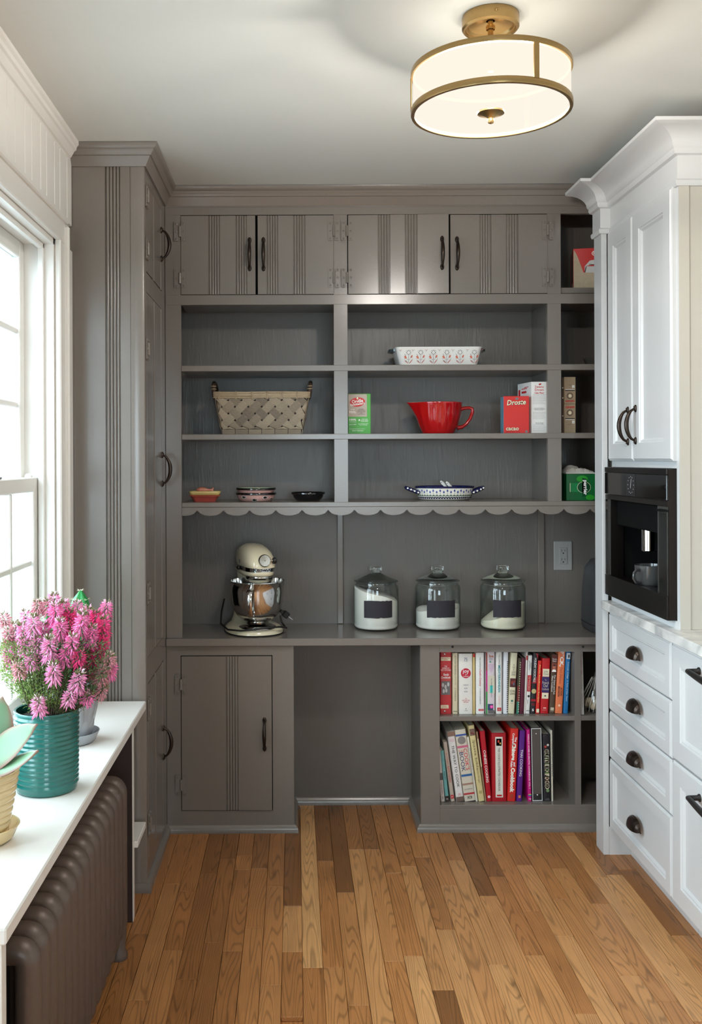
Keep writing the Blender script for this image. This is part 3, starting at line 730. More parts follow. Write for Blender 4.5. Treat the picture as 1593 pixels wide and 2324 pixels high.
b.build('clock_marks',emit_mat('display_light',(190,190,190),.35),o,smooth=None,fixn=False)
MB().box(xf+.002,xf+.006,ya,yb,zb-.112,zb-.096).build('panel_strip',BST,cmx,smooth=None)
MB().box(xf,xf+.006,ya,yb,za,za+.072,.001).build('bottom_trim',BST,cmx)
for y0,y1 in ((3.392,3.396),(2.928,2.931)):MB().box(xf-.001,xf+.006,y0,y1,za+.073,zb-.113).build('side_trim',mat('satin_steel',(120,116,112),.3,.9),cmx,smooth=None)
MB().box(xf+.001,xf+.006,2.864,2.927,za+.073,zb-.113).build('door_glass',BGL,cmx,smooth=None)
MB().box(xf+.001,xf+.006,3.397,yb,za+.073,zb-.113).build('door_glass',BGL,cmx,smooth=None)
b=MB();b.box(xf-.006,xf+.004,2.855,2.935,zb-.128,zb-.122,.001);b.build('catch',BPL,cmx)
MB().box(1.125,1.345,2.93,3.385,1.176,zb-.114,.004).build('brew_unit',BPL,cmx)
b=MB();b.lathe([(.024,1.106),(.0255,1.108),(.0255,1.19)],(1.155,3.155,0),20,cap0=True,cap1=True)
sp_=b.build('spout',STEEL,cmx)
b=MB()
for dy in (-.010,.010):b.lathe([(.003,1.099),(.004,1.107)],(1.150,3.155+dy,0),8,cap0=True)
b.build('nozzle',BPL,sp_)
b=MB()
for k in range(14):b.box(1.11,1.34,2.94+k*.032,2.946+k*.032,za+.050,za+.056)
b.box(1.11,1.34,2.93,3.385,za+.046,za+.050);b.build('drip_grille',BPL,cmx,smooth=None)
mg=thing('mug','grey glazed mug standing under the coffee machine spout','mug',(1.155,3.155,za+.0565))
GM=mat('grey_glaze',(74,74,73),.12,coat=.6)
b=MB();b.lathe([(.001,0),(.026,0),(.031,.004),(.041,.018),(.0455,.034),(.0475,.076),(.0455,.0765),(.043,.040),(.030,.010),(.001,.008)],(0,0,0),32);b.build('cup',GM,mg,world=False,smooth=60)
b=MB();b.tube([(-.040,-.022,.062),(-.052,-.030,.064),(-.064,-.037,.054),(-.066,-.038,.038),(-.056,-.032,.024),(-.040,-.022,.020)],.0055,10,flat=.7);b.build('handle',GM,mg,world=False,smooth=60)
# ---------------------------------------------------------------- radiator shelf, radiator
rs=thing('radiator_shelf','white window shelf with end panels boxed over the radiator','shelf',(-.61,2.4,0))
SZ=.626
MB().box(WL+.028,-.485,1.62,3.150,SZ-.028,SZ,.003).build('top_board',WTRIM,rs)
for y0,y1,br in ((2.956,2.984,-1),(1.635,1.661,1)):
    o=MB().box(WL+.03,-.497,y0,y1,0,SZ-.0285,.001).build('end_panel',WTRIM,rs)
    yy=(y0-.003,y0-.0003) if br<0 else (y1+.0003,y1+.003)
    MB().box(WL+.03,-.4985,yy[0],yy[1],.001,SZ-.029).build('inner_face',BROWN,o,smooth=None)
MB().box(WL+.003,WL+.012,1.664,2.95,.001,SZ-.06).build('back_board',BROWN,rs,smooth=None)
MB().box(WL+.03,-.487,2.985,3.150,.214,.234,.002).build('lower_shelf',WTRIM,rs)

rd=thing('radiator','old brown cast iron column radiator under the window shelf','radiator',(-.60,2.28,0))
def section():
    b=MB();xs=[-.503,-.698];zt,zb,r=.490,.085,.020
    def prof(p,u,w):   # squared tube ring with a centre ridge
        rr=[]
        for k in range(16):
            a=2*math.pi*k/16;ca,sa=math.cos(a),math.sin(a)
            q=1.0+(.10 if k in (0,) else 0)
            d=.0235*q*abs(ca)**.9*(1 if ca>=0 else -1);e=.0285*abs(sa)**.9*(1 if sa>=0 else -1)
            rr.append((p[0]+u[0]*d,p[1]+e,p[2]+u[1]*d))
        return rr
    path=[];cx0,cx1=xs[0],xs[1]
    def addarc(cx,cz,a0,a1):
        for i in range(7):
            a=R(a0+(a1-a0)*i/6);path.append(((cx+r*math.cos(a),0,cz+r*math.sin(a)),(math.cos(a),math.sin(a))))
    addarc(cx0-r,zt-r,0,90);addarc(cx1+r,zt-r,90,180);addarc(cx1+r,zb+r,180,270);addarc(cx0-r,zb+r,270,360)
    b.loft([prof(p,u,None) for p,u in path],close=True)
    b.loft([prof((-.60,0,z),(1,0),None) for z in (zb,zt)])
    return b
sm=section().mesh('section',RADM,50);recalc(sm)
for i in range(16):
    y=1.818+i*.0617;o=link('section',sm,rd,Vector((0,y,0))-Vector((-.60,2.28,0))+Vector((0,0,0)))
for y in (1.818,1.818+15*.0617):
    for x in (-.503,-.698):
        b=MB();b.loft([[(x+rx*math.cos(2*math.pi*k/10),y+rx*math.sin(2*math.pi*k/10),z) for k in range(10)] for z,rx in ((.0005,.026),(.012,.027),(.03,.019),(.07,.022),(.10,.022))]);b.build('foot',RADM,rd)
b=MB();b.tube([(-.62,1.79,.455),(-.62,1.745,.455)],.016,10);b.tube([(-.62,1.745,.455),(-.62,1.715,.455)],.010,8);b.lathe([(.010,.43),(.014,.44),(.014,.47),(.009,.48)],(-.62,1.735,0),10,cap0=True,cap1=True);b.tube([(-.62,1.735,.43),(-.612,1.73,.405)],.004,6);b.build('air_valve',mat('dull_metal',(120,112,104),.4,.8),rd)

# ---------------------------------------------------------------- plants on the window shelf
TEAL=mat('teal_glaze',(28,104,98),.22,bump=.0,scale=18,var=.35,stretch=(1,1,3),coat=.3)
SOIL=mat('soil',(40,28,20),.95,bump=.6,scale=150,var=.4)
hp=(-.594,2.315,SZ)
he=thing('potted_heather','pink flowering heather in a ribbed teal pot on the window shelf','plant',hp)
prof=[(.002,0),(.066,0),(.0705,.003),(.072,.010)]
for k in range(15):
    z=.014+k*.0112
    prof+=[(.0722+.0006*k*.2,z),(.0752+.0006*k*.2,z+.004),(.0752+.0006*k*.2,z+.0065),(.0722+.0006*k*.2,z+.0105)]
prof+=[(.0745,.184),(.0765,.188),(.0750,.192),(.0705,.191),(.069,.170)]
b=MB();b.lathe(prof,(0,0,0),48);b.build('pot',TEAL,he,world=False,smooth=50)
b=MB();b.lathe([(.0695,.172),(.05,.178),(.002,.181)],(0,0,0),24);b.build('soil',SOIL,he,world=False)
rh=random.Random(11)
zo=hp[2]
def hloc(cx,cy,dep):
    px=cx/5.69;py=1300+cy/5.69;y=2.315+dep
    x,z=at(px,py,y);return Vector((x-hp[0],dep,z-hp[2]))
SPK=[(60,600,.05,.5,0),(200,700,.03,.4,0),(330,560,.02,.5,1),(430,660,-.02,.9,1),(480,430,.05,.5,0),(620,430,.05,.6,0),(700,360,.06,.7,1),(720,520,0,1.1,2),(830,470,.03,.9,2),
     (900,600,.02,1.0,3),(1000,460,.05,.7,1),(1060,640,-.03,1.15,2),(1130,540,.04,.8,2),(1230,600,.03,.9,3),(1370,450,.05,.55,2),(1330,700,.0,1.1,3),(1310,900,.0,1.1,3),(1240,1010,.0,1.1,3),
     (900,830,.0,1.1,3),(780,720,-.02,1.0,2),(640,960,-.06,1.1,1),(480,930,-.02,.95,1),(300,760,.0,.9,1),(320,930,-.01,.8,1),(120,1070,.0,.7,2),(190,900,.03,.6,0),(100,800,.02,.5,0),
     (400,1130,-.05,.6,1),(690,1270,-.075,.9,1),(930,920,-.05,1.05,2),(850,1060,-.05,.9,2),(1020,1080,-.05,.7,3),(1010,1390,-.06,1.0,1),(1400,1140,-.02,.8,0),(1430,1240,-.01,.6,2),(1330,1300,-.02,.8,0),
     (240,1240,-.06,.6,0),(500,1700,-.085,.8,1),(900,1600,-.06,.6,1),(1140,1600,-.04,.5,2),(1320,1520,-.02,.4,0),(1180,1210,.0,.8,3),(560,760,.02,.9,2),(1180,800,-.02,1.0,2)]
FLM=attr_mat('heather_bloom',.55);FOL=attr_mat('heather_foliage',.7)
PINK=[(srgb(222,190,188),srgb(214,120,140)),(srgb(244,214,226),srgb(238,100,178)),(srgb(244,190,216),srgb(236,54,156)),(srgb(244,110,170),srgb(236,20,112))]
stems=MB();fol=MB()
def needle(m,p,d,L,w,col):
    d=d.normalized();u=d.orthogonal().normalized();v=d.cross(u);q=p+d*L
    m.c=col;m.add([p+u*w,p+v*w,p-u*w,p-v*w,q],[(0,1,4),(1,2,4),(2,3,4),(3,0,4)])
root=Vector((0,0,.178))
for (cx,cy,dep,sc,kind) in SPK:
    c=hloc(cx,cy,dep)
    r0=Vector((max(-.055,min(.055,c.x*.35)),max(-.05,min(.05,c.y*.5)),.176))
    mid=(r0+c)/2+Vector((c.x*.18,c.y*.18-.004,.01))
    if c.z<.19: mid=Vector((c.x*.7,-.079,.205));r0=Vector((c.x*.5,-.04,.178))
    pts=[r0.lerp(mid,t)*(1-t)+mid.lerp(c,t)*t for t in [i/6 for i in range(7)]]
    stems.tube(pts,[.0022-.0002*i for i in range(7)],5)
    ax=(pts[-1]-pts[-3]).normalized();ax=(ax+Vector((0,-.25,.55))).normalized()
    # foliage needles along stem
    for i in range(150):
        t=rh.uniform(.15,1);p=r0.lerp(mid,t)*(1-t)+mid.lerp(c,t)*t
        a=Vector((rh.gauss(0,1),rh.gauss(0,1),rh.gauss(.5,.7)))
        p=p+Vector((rh.gauss(0,.006),rh.gauss(0,.006),rh.gauss(0,.006)))
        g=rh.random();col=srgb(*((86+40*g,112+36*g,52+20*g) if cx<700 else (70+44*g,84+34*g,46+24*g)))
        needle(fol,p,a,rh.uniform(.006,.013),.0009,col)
    fb=MB();nfl=int(120*sc)+26;H=.030*sc+.010
    base=c-ax*H*.5;u=ax.orthogonal().normalized();v=ax.cross(u)
    c0,c1=PINK[kind]
    for i in range(nfl):
        t=(i+.5)/nfl;a=i*2.39996+rh.uniform(-.3,.3);rad=(u*math.cos(a)+v*math.sin(a))
        p=base+ax*(H*t)+rad*.003
        el=-.55+1.55*t**1.6
        d=(rad*math.cos(el)+ax*math.sin(el)+Vector((0,0,-.35*(1-t)))).normalized()
        L=(.026-.013*t)*rh.uniform(.75,1.2)*(.65+.35*sc);w=.0023*rh.uniform(.75,1.15)*(.75+.25*sc)
        k=rh.uniform(.8,1.1);cc0=tuple(min(1,x*k) for x in c0);cc1=tuple(min(1,x*k) for x in c1)
        if t>.84: cc0=cc1=srgb(112,116,72) if rh.random()<.6 else cc0
        du=d.orthogonal().normalized();dv=d.cross(du);m1=p+d*L*.62;q=p+d*L;b0=len(fb.v)
        fb.v+= [tuple(x) for x in (p,m1+du*w,m1+dv*w,m1-du*w,m1-dv*w,q)]
        mc=tuple(x*.45+y*.55 for x,y in zip(cc0,cc1));fb.vc+=[cc0,mc,mc,mc,mc,cc1]
        for k2 in range(4):
            fb.f+=[(b0,b0+1+(k2+1)%4,b0+1+k2),(b0+5,b0+1+k2,b0+1+(k2+1)%4)];fb.m+=[0,0]
    # green tuft below the bloom
    for i in range(26):
        p=base+ax*rh.uniform(-.02,.6)*H;a=rh.uniform(0,6.28);d=(u*math.cos(a)+v*math.sin(a))+ax*.8
        g=rh.random();fol_c=srgb(84+40*g,104+34*g,60+26*g);needle(fol,p,d,.010,.0009,fol_c)
    fb.build('flower_spike',FLM,he,smooth=None,world=False,fixn=False)
for i in range(5200):
    px_=rh.uniform(0,1380);py_=rh.uniform(880,1700);dep=rh.uniform(-.07,.06)
    if py_>1420 and (px_<90 or px_>1260): continue
    if (px_-700)**2/690**2+(max(0,py_-1250))**2/470**2>1: continue
    q=hloc(px_,py_,dep)
    if q.z<.19 and math.hypot(q.x,q.y)<.085: continue
    g=rh.random()
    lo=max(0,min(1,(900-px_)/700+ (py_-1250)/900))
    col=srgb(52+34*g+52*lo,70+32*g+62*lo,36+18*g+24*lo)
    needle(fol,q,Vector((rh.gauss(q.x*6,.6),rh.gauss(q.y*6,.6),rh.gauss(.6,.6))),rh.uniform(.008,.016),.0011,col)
stems.build('stems',mat('heather_stem',(74,56,40),.8),he,world=False)
o=fol.build('foliage',FOL,he,smooth=None,world=False,fixn=False);o['kind']='stuff'

# cactus in a grey petal pot on a saucer
GPM=mat('grey_pot_glaze',(150,152,156),.28,scale=20,var=.08,coat=.2)
cp_=(-.622,2.70,SZ)
ca=thing('potted_cactus','two green cacti in a grey leaf-pattern pot behind the heather','plant',cp_)
b=MB();b.lathe([(.002,.0005),(.058,.0005),(.066,.008),(.074,.028),(.0755,.030),(.0725,.031),(.062,.008),(.002,.006)],(0,0,0),40);b.build('saucer',GPM,ca,world=False,smooth=50)
b=MB();b.lathe([(.002,.007),(.044,.007),(.049,.012),(.058,.05),(.066,.09),(.071,.118),(.072,.150),(.069,.150),(.066,.125),(.002,.122)],(0,0,0),40);pot=b.build('pot',GPM,ca,world=False,smooth=50)
b=MB()
for row,(zb_,hh,n,off) in enumerate(((.010,.060,9,0),(.030,.115,9,.5))):
    for k in range(n):
        a=2*math.pi*(k+off)/n;grid=[]
        for i in range(7):
            t=i/6;z=zb_+hh*t;w=.020*math.sin(math.pi*(.12+.86*t))**.6*(1.0)
            rr=.046+(.072-.046)*min(1,z/.13)
            row_=[]
            for j in range(5):
                s_=(j-2)/2;aa=a+s_*w/rr;r2=rr+.0055*(1-s_*s_)*math.sin(math.pi*min(1,t*1.0+.02))**.5+.0005
                row_.append((r2*math.cos(aa),r2*math.sin(aa),z))
            grid.append(row_)
        b.add([p for r in grid for p in r],[(i*5+j,i*5+j+1,(i+1)*5+j+1,(i+1)*5+j) for i in range(6) for j in range(4)])
b.build('petal_relief',GPM,pot,world=False,smooth=60)
b=MB();b.lathe([(.0665,.126),(.002,.130)],(0,0,0),20);b.build('soil',SOIL,ca,world=False)
CAC=mat('cactus_skin',(34,134,66),.4,scale=30,var=.12);SPN=mat('cactus_spine',(214,204,176),.6)
for (px,py,dep,rx,rn) in ((183,1340,0,.030,.5),(115,1352,.02,.028,.2)):
    x,z=at(px,py,cp_[1]+dep);x-=cp_[0];z-=cp_[2];b=MB();rings=[];n=30
    for i in range(13):
        t=i/12;zz_=.12+(z-.12)*t;rr=rx*(.86+.14*math.sin(math.pi*t))*(1 if t<.72 else math.sqrt(max(.01,1-((t-.72)/.28)**2))*.99+.01)
        rings.append([(x*(.3+.7*t)+rr*(1+.16*math.cos(5*2*math.pi*k/n))*math.cos(2*math.pi*k/n+rn),dep+rr*(1+.16*math.cos(5*2*math.pi*k/n))*math.sin(2*math.pi*k/n+rn),zz_) for k in range(n)])
    b.loft(rings);o=b.build('stem',CAC,ca,world=False,smooth=70)
    s_=MB();s_.c=None
    for i in range(2,13):
        for q in range(5):
            k=q*6;p=Vector(rings[i][k%n]);cc=Vector((x*(.3+.7*i/12),dep,rings[i][0][2]))
            d=(p-cc).normalized()+Vector((0,0,.3))
            for e in range(3):
                dd=(d+Vector((rh.gauss(0,.35),rh.gauss(0,.35),rh.gauss(0,.35)))).normalized();u=dd.orthogonal().normalized()*.0008;v=dd.cross(u)
                s_.add([p+u,p-u*.5+v,p-u*.5-v,p+dd*rh.uniform(.007,.012)],[(0,1,3),(1,2,3),(2,0,3)])
    s_.build('spines',SPN,o,world=False,smooth=None,fixn=False)

# succulent in a ribbed cream pot
YPM=mat('cream_pot_glaze',(218,196,150),.2,scale=20,var=.08,coat=.4)
sp0=(-.643,2.00,SZ)
su=thing('potted_succulent','broad leaved succulent with pink leaf edges in a ribbed cream pot','plant',sp0)
b=MB();b.lathe([(.002,.0005),(.052,.0005),(.060,.008),(.070,.030),(.072,.032),(.068,.033),(.056,.009),(.002,.007)],(0,0,0),40);b.build('saucer',YPM,su,world=False,smooth=50)
prof=[(.002,.008),(.046,.008)]
for k in range(9):
    z=.012+k*.0145;r=.048+.0026*k
    prof+=[(r-.001,z),(r+.002,z+.005),(r+.0022,z+.009),(r-.0005,z+.0138)]
prof+=[(.073,.146),(.0715,.148),(.068,.143),(.065,.125)]
b=MB();b.lathe(prof,(0,0,0),48);b.build('pot',YPM,su,world=False,smooth=45)
b=MB();b.lathe([(.066,.128),(.002,.132)],(0,0,0),20);b.build('soil',SOIL,su,world=False)
def leaf_mat():
    m,n,l,p=nm('succulent_leaf');a=n.new('ShaderNodeVertexColor');a.layer_name='Col';l.new(a.outputs[0],p.inputs['Base Color']);p.inputs['Roughness'].default_value=.4;p.inputs['Subsurface Weight'].default_value=0;return m
LFM=leaf_mat()
def leaf(base,tip,w,bend,th=.009,face=(-.15,-.75,.65)):
    base=Vector(base);tip=Vector(tip);d=tip-base;L=d.length;d.normalize()
    side=d.cross(Vector(face)).normalized()
    nrm=side.cross(d);b=MB();n=16;rings=[]
    for i in range(21):
        t=i/20;c=base+d*L*t+nrm*bend*math.sin(math.pi*t*.9)
        ww=w*max(.03,math.sin(math.pi*t**1.15)**.8*.98+.34*(1-t)**2)*(1 if t<.9 else 1-.35*(t-.9)/.1)
        tt=th*(1-.55*t)
        ring=[]
        for k in range(n):
            a=2*math.pi*k/n;e=math.cos(a)
            ring.append(tuple(c+side*(ww*e)+nrm*(tt*math.sin(a)*.8+ww*.10*e*e)))
            edge=abs(e)**6;mixp=max(edge,max(0,(t-.90)/.1)*.8)*.7
            g0=srgb(118,158,122) if (k<n/2) else srgb(96,140,84);pk=srgb(196,112,124)
            if t<.25:g0=srgb(150,172,60)
            b.vc.append(tuple(x*(1-mixp)+y*mixp for x,y in zip(g0,pk)))
        rings.append(ring)
    vc=b.vc;b.vc=[];b.loft(rings);b.vc=vc
    return b.build('leaf',LFM,su,world=False,smooth=60)
def L_(px,py,dep):
    x,z=at(px,py,sp0[1]+dep);return (x-sp0[0],dep,z-sp0[2])
leaf((-.01,-.005,.135),L_(87,1644,-.02),.033,.010)
leaf((.0,-.03,.135),L_(86,1702,-.05),.019,-.006,face=(0,-.5,.85))
leaf((-.01,.0,.14),L_(6,1580,.02),.040,.008,face=(.3,-.9,.1))
leaf((-.02,-.02,.135),(-.12,-.06,.20),.032,.01);leaf((-.01,.02,.135),(-.07,.09,.26),.030,.01);leaf((.0,.02,.135),(.03,.10,.22),.028,.01);leaf((-.01,-.02,.135),(-.05,-.10,.19),.030,.01)
# ---------------------------------------------------------------- ceiling light
LX,LY=.4586,2.247;LAMP_W=70.0
cl=thing('ceiling_light','brass semi-flush drum ceiling light with a white glass shade','ceiling light',(LX,LY,CEIL))
def frosted(name,rgb,st,clear):
    m,n,l,p=nm(name);n.remove(p)
    e=n.new('ShaderNodeEmission');e.inputs[0].default_value=(*srgb(*rgb),1);e.inputs[1].default_value=st
    t=n.new('ShaderNodeBsdfTransparent');mx=n.new('ShaderNodeMixShader');mx.inputs[0].default_value=clear
    l.new(e.outputs[0],mx.inputs[1]);l.new(t.outputs[0],mx.inputs[2]);l.new(mx.outputs[0],n['Material Output'].inputs[0]);return m
SHADE=frosted('lit_shade',(255,246,230),.70,.10);DIFF=frosted('lit_diffuser',(255,247,232),.70,.10)
b=MB();b.lathe([(.0645,-.0005),(.0655,-.004),(.0655,-.028),(.062,-.032),(.058,-.032),(.056,-.027),(.053,-.027),(.050,-.022),(.020,-.014),(.010,-.012)],(0,0,0),48);can=b.build('canopy',BRASS,cl,world=False,smooth=40)
b=MB();b.ball((0,-.0655,-.014),.004,seg=8,rin=6);b.build('screw',BRASS,can,world=False)
ZT,ZB=2.313-CEIL,2.211-CEIL;RD=.1835
b=MB();b.tube([(0,0,-.012),(0,0,ZT-.007)],.0065,12);b.lathe([(.010,-.022),(.011,-.026),(.010,-.032)],(0,0,0),12);b.build('stem',BRASS,cl,world=False)
b=MB();b.lathe([(RD-.004,ZB+.006),(RD-.004,ZT-.004)],(0,0,0),64);b.build('shade',SHADE,cl,world=False,smooth=60)
b=MB();b.lathe([(RD-.010,ZB+.003),(RD*.6,ZB+.0015),(.001,ZB+.001)],(0,0,0),64);b.build('diffuser',DIFF,cl,world=False,smooth=60)
for z0,z1 in ((ZT-.013,ZT),(ZB,ZB+.0145)):
    b=MB();b.lathe([(RD-.0075,z0),(RD,z0),(RD+.0008,z0+.002),(RD+.0008,z1-.002),(RD,z1),(RD-.003,z1),(RD-.0075,z0)],(0,0,0),64);b.build('ring',BRASS,cl,world=False,smooth=40)
for a in (-70,50,170):
    b=MB();c,s=math.cos(R(a)),math.sin(R(a));st=len(b.v);b.box(-.0065,.0065,-.0015,.0015,ZB+.013,ZT-.012);b.xf(Matrix.Translation((c*RD,s*RD,0))@Matrix.Rotation(R(a+90),4,'Z'));b.build('strut',BRASS,cl,world=False,smooth=None)
b=MB();b.lathe([(.001,-.026),(.006,-.024),(.0085,-.018),(.0065,-.013),(.010,-.010),(.020,-.005),(.031,-.002),(.032,.001)],(0,0,ZB),32);b.build('finial',BRASS,cl,world=False,smooth=50)
b=MB();b.lathe([(RD-.0035,ZT-.006),(.005,ZT-.006)],(0,0,0),48);b.build('added_light_pan',frosted('dimming_pan',(255,240,215),.9,.005),cl,world=False,smooth=60)  # glowing pan added to hold bulb light back from the ceiling
for k in range(3):
    pl=bpy.data.lights.new('lamp_bulb','POINT');pl.energy=LAMP_W;pl.color=(1,.945,.885);pl.shadow_soft_size=.022
    a=R(20+120*k);po=link('lamp_bulb',pl,cl,(.085*math.cos(a),.085*math.sin(a),ZB+.028))

# ---------------------------------------------------------------- helpers for goods
A_=shz[0][1];B_=shz[1][1];C_=shz[2][1]
BZ3=2.057
MB().box(vx[2][1]-.012,X1-.05,FACE+.015,BACK,2.036,BZ3).build('shelf_board',GREY,sh,smooth=None)
WPR=mat('print_white',(240,238,232),.5);KPR=mat('print_black',(28,26,26),.5);RPR=mat('print_red',(196,26,30),.45);CPR=mat('print_cream',(232,222,190),.5);GPR=mat('print_grey',(120,118,116),.5);NPR=mat('print_navy',(34,40,96),.5)
def carton(name,label,cat,px0,px1,py0,py1,y,depth,material,rotz=0,zsurf=None,group=None):
    xa,zt=at(px0,py0,y);xb,zb=at(px1,py1,y)
    zb=zsurf if zsurf is not None else zb
    t=thing(name,label,cat,((xa+xb)/2,y,zb),rotz,group)
    w=xb-xa;h=zt-zb
    o=MB().box(-w/2,w/2,0,depth,.0002,h,.0012).build('carton',material,t,world=False)
    return t,w,h

# popcorn box
t,w,h=carton('popcorn_box','green and tan popcorn box on the shelf under the casserole dish','box',790,841.5,893.5,982,3.715,.06,mat('carton_green',(72,158,60),.42,scale=12,var=.22),zsurf=B_)
printed(t,mat('carton_tan',(176,160,146),.5),[rect(-w/2+.0005,w/2*.66,h*.43,h*.985)])
printed(t,RPR,[disc(-w*.09,h*.79,w*.34,h*.115,24,.12)],-.0008)
text(t,'Orville',-w*.09,h*.815,w*.50,h*.088,WPR,-.0012,rot=8,bold=.02);text(t,"Redenbacher's",-w*.09,h*.745,w*.62,h*.062,WPR,-.0012,rot=8,bold=.02)
printed(t,CPR,[disc(-w*.09,h*.885,w*.04,h*.03,12)],-.0012)
text(t,'Only',-w*.30,h*.605,w*.2,h*.045,WPR,-.0008,shear=.2);text(t,'REAL',-w*.30,h*.55,w*.29,h*.045,WPR,-.0008,bold=.02);text(t,'INGREDIENTS',-w*.30,h*.512,w*.28,h*.012,WPR,-.0008)
text(t,'The Original\nPREMIUM POPPING\nPOPCORN FOR EXTRA\nFLUFFY LIGHT TASTE\nSIMPLE\nNATURAL POPCORN',w*.08,h*.555,w*.36,h*.15,KPR,-.0008)
text(t,'100%',-w*.30,h*.355,w*.3,h*.05,WPR,-.0006,bold=.02);text(t,'whole grain',-w*.30,h*.30,w*.3,h*.025,WPR);text(t,'gluten FREE',-w*.30,h*.235,w*.3,h*.03,WPR)
text(t,'made with\nNON-GMO\nPOPCORN',w*.22,h*.34,w*.32,h*.085,WPR);text(t,'0g TRANS FAT\nper serving',w*.17,h*.235,w*.44,h*.055,WPR);text(t,'Smart Selection',-w*.08,h*.085,w*.5,h*.03,WPR,shear=.25);text(t,'TASTE THE DIFFERENCE NATURALLY',-w*.1,h*.125,w*.72,h*.014,WPR)
printed(t,WPR,[disc(-w*.01,h*.345,w*.035,h*.022,12)])
b=MB();b.add([(-w/2,-.001,h),(w/2,-.001,h-.001),(w/2-.004,.03,h+.004),(-w/2+.004,.03,h+.005)],[(0,1,2,3)]);b.build('top_flap',mat('grey_board',(150,146,140),.7),t,world=False,smooth=None)
# cocoa box (figure left out)
t,w,h=carton('cocoa_box','red cocoa box with cream script lettering in front of the white flour box','box',1143,1201,899,981,3.715,.055,mat('carton_red',(206,40,34),.42),rotz=.0,zsurf=B_)
text(t,'Droste',0,h*.83,w*.76,h*.145,KPR,-.0007,rot=3,shear=.22,bold=.05);text(t,'Droste',-.0006,h*.833,w*.75,h*.14,CPR,-.0011,rot=3,shear=.22,bold=.02)
printed(t,GPR,[disc(w*.02,h*.93,w*.07,h*.035,10)])
text(t,'cacao',-w*.16,h*.115,w*.5,h*.075,KPR,-.0009,bold=.05);text(t,'cacao',-w*.165,h*.118,w*.5,h*.075,CPR,-.0013,bold=.02);text(t,'NET WT 250g     8.8 oz',-w*.14,h*.035,w*.55,h*.028,KPR,-.001)
printed(t,GPR,[disc(w*.39,h*.05,w*.055,h*.035,12)],-.0006)
b=MB();b.box(-w/2-.0012,-w/2-.0002,.002,.053,.001,h-.002);b.build('side_panel',mat('carton_blue',(96,140,160),.45,scale=90,var=.3),t,world=False,smooth=None)
# flour box, turned so its left side shows
WB_=mat('carton_white',(232,230,226),.42)
xa,zt=at(1207,866,3.72);xb,_=at(1243,866,3.72);w=xb-xa;h=zt-B_
t=thing('flour_box','tall white flour box with red lettering beside the red cocoa box','box',((xa+xb)/2,3.73,B_),0)
DF=.135
b=MB();b.add([(-w/2,0,.0002),(w/2,0,.0002),(w/2,DF,.0002),(-w/2-.021,DF,.0002),(-w/2,0,h),(w/2,0,h),(w/2,DF,h),(-w/2-.021,DF,h)],[(0,3,2,1),(4,5,6,7),(0,1,5,4),(1,2,6,5),(2,3,7,6),(3,0,4,7)]);b.build('carton',WB_,t,world=False,smooth=None)
printed(t,RPR,[disc(w*.05,h*.952,w*.09,h*.016,12,.3)])
text(t,'Swans\nDown',0,h*.875,w*.56,h*.105,RPR,bold=.01);text(t,'Cake Flour',0,h*.785,w*.62,h*.036,RPR,shear=.25,bold=.02)
text(t,'Swans Great Cake Flour',0,h*.748,w*.78,h*.014,KPR)
rr=random.Random(5);
lines=['lorem']
printed(t,mat('print_lightgrey',(176,172,170),.6),[rect(-w*.43,-w*.43+w*rr.uniform(.72,.86),h*z,h*z+.0009) for z in [.72-.0185*k for k in range(9)]+[.41-.0185*k for k in range(8)]+[.16-.0185*k for k in range(8)]])
text(t,'Using Swans Down\nCake Flour In Place Of\nAll-Purpose Flour',0,h*.47,w*.72,h*.055,KPR);text(t,'Tips For Baking\nA Perfect Cake',0,h*.195,w*.5,h*.035,KPR)
b=MB()
def lsd(u0,u1,z0,z1):   # rectangle on the slanted left side
    f=lambda u:(-w/2-.021*u-.0006,DF*u)
    (xa,ya),(xb,yb)=f(u0),f(u1);return [(xa,ya,z0*h),(xa,ya,z1*h),(xb,yb,z1*h),(xb,yb,z0*h)]
for r in ((.35,.7,.80,.84),(.80,.94,.76,.88),(.8,.94,.68,.73),(.3,.7,.88,.895),(.2,.5,.905,.918)):b.add(lsd(*r),[(0,1,2,3)])
b.build('print',RPR,t,world=False,smooth=None,fixn=False)

# casserole dish
cx0,cz1=at(898,787,3.72);cx1,_=at(1097,787,3.72);cb0=at(912,828,3.72)[0];cb1=at(1089,828,3.72)[0]
t=thing('casserole_dish','white casserole dish printed with coral flowers on the open shelf','dish',((cx0+cx1)/2,3.815,A_))
H=cz1-A_;W=cx1-cx0;Wb=cb1-cb0;CER=mat('white_ceramic',(236,233,228),.16,scale=30,var=.01,coat=.4)
def rrect(w,d,r,z,n=5):
    pts=[]
    for sx,sy,a0 in ((1,-1,-90),(1,1,0),(-1,1,90),(-1,-1,180)):
        for i in range(n+1):
            a=R(a0+90*i/n);pts.append((sx*(w/2-r)+r*math.cos(a),sy*(d/2-r)+r*math.sin(a),z))
    return pts
D=.18
b=MB();b.loft([rrect(Wb-.012,D-.042,.014,.0004),rrect(Wb,D-.030,.018,.003),rrect(W-.004,D,.022,H-.004),rrect(W,D+.004,.023,H),rrect(W-.008,D-.006,.019,H),rrect(Wb-.012,D-.042,.014,.006)]);b.build('dish',CER,t,world=False,smooth=50)
GLH=mat('smoke_glass',(58,70,72),.12,coat=.5)
for s in (-1,1):
    b=MB();b.loft([[(s*(W/2-.006+u),v,H-.012+zq) for v,zq in ((-.05+.03*(u/.03)**2,0),(.05-.03*(u/.03)**2,0),(.05-.03*(u/.03)**2,.009),(-.05+.03*(u/.03)**2,.009))] for u in (0,.01,.02,.026)]);b.build('handle',GLH,t,world=False)
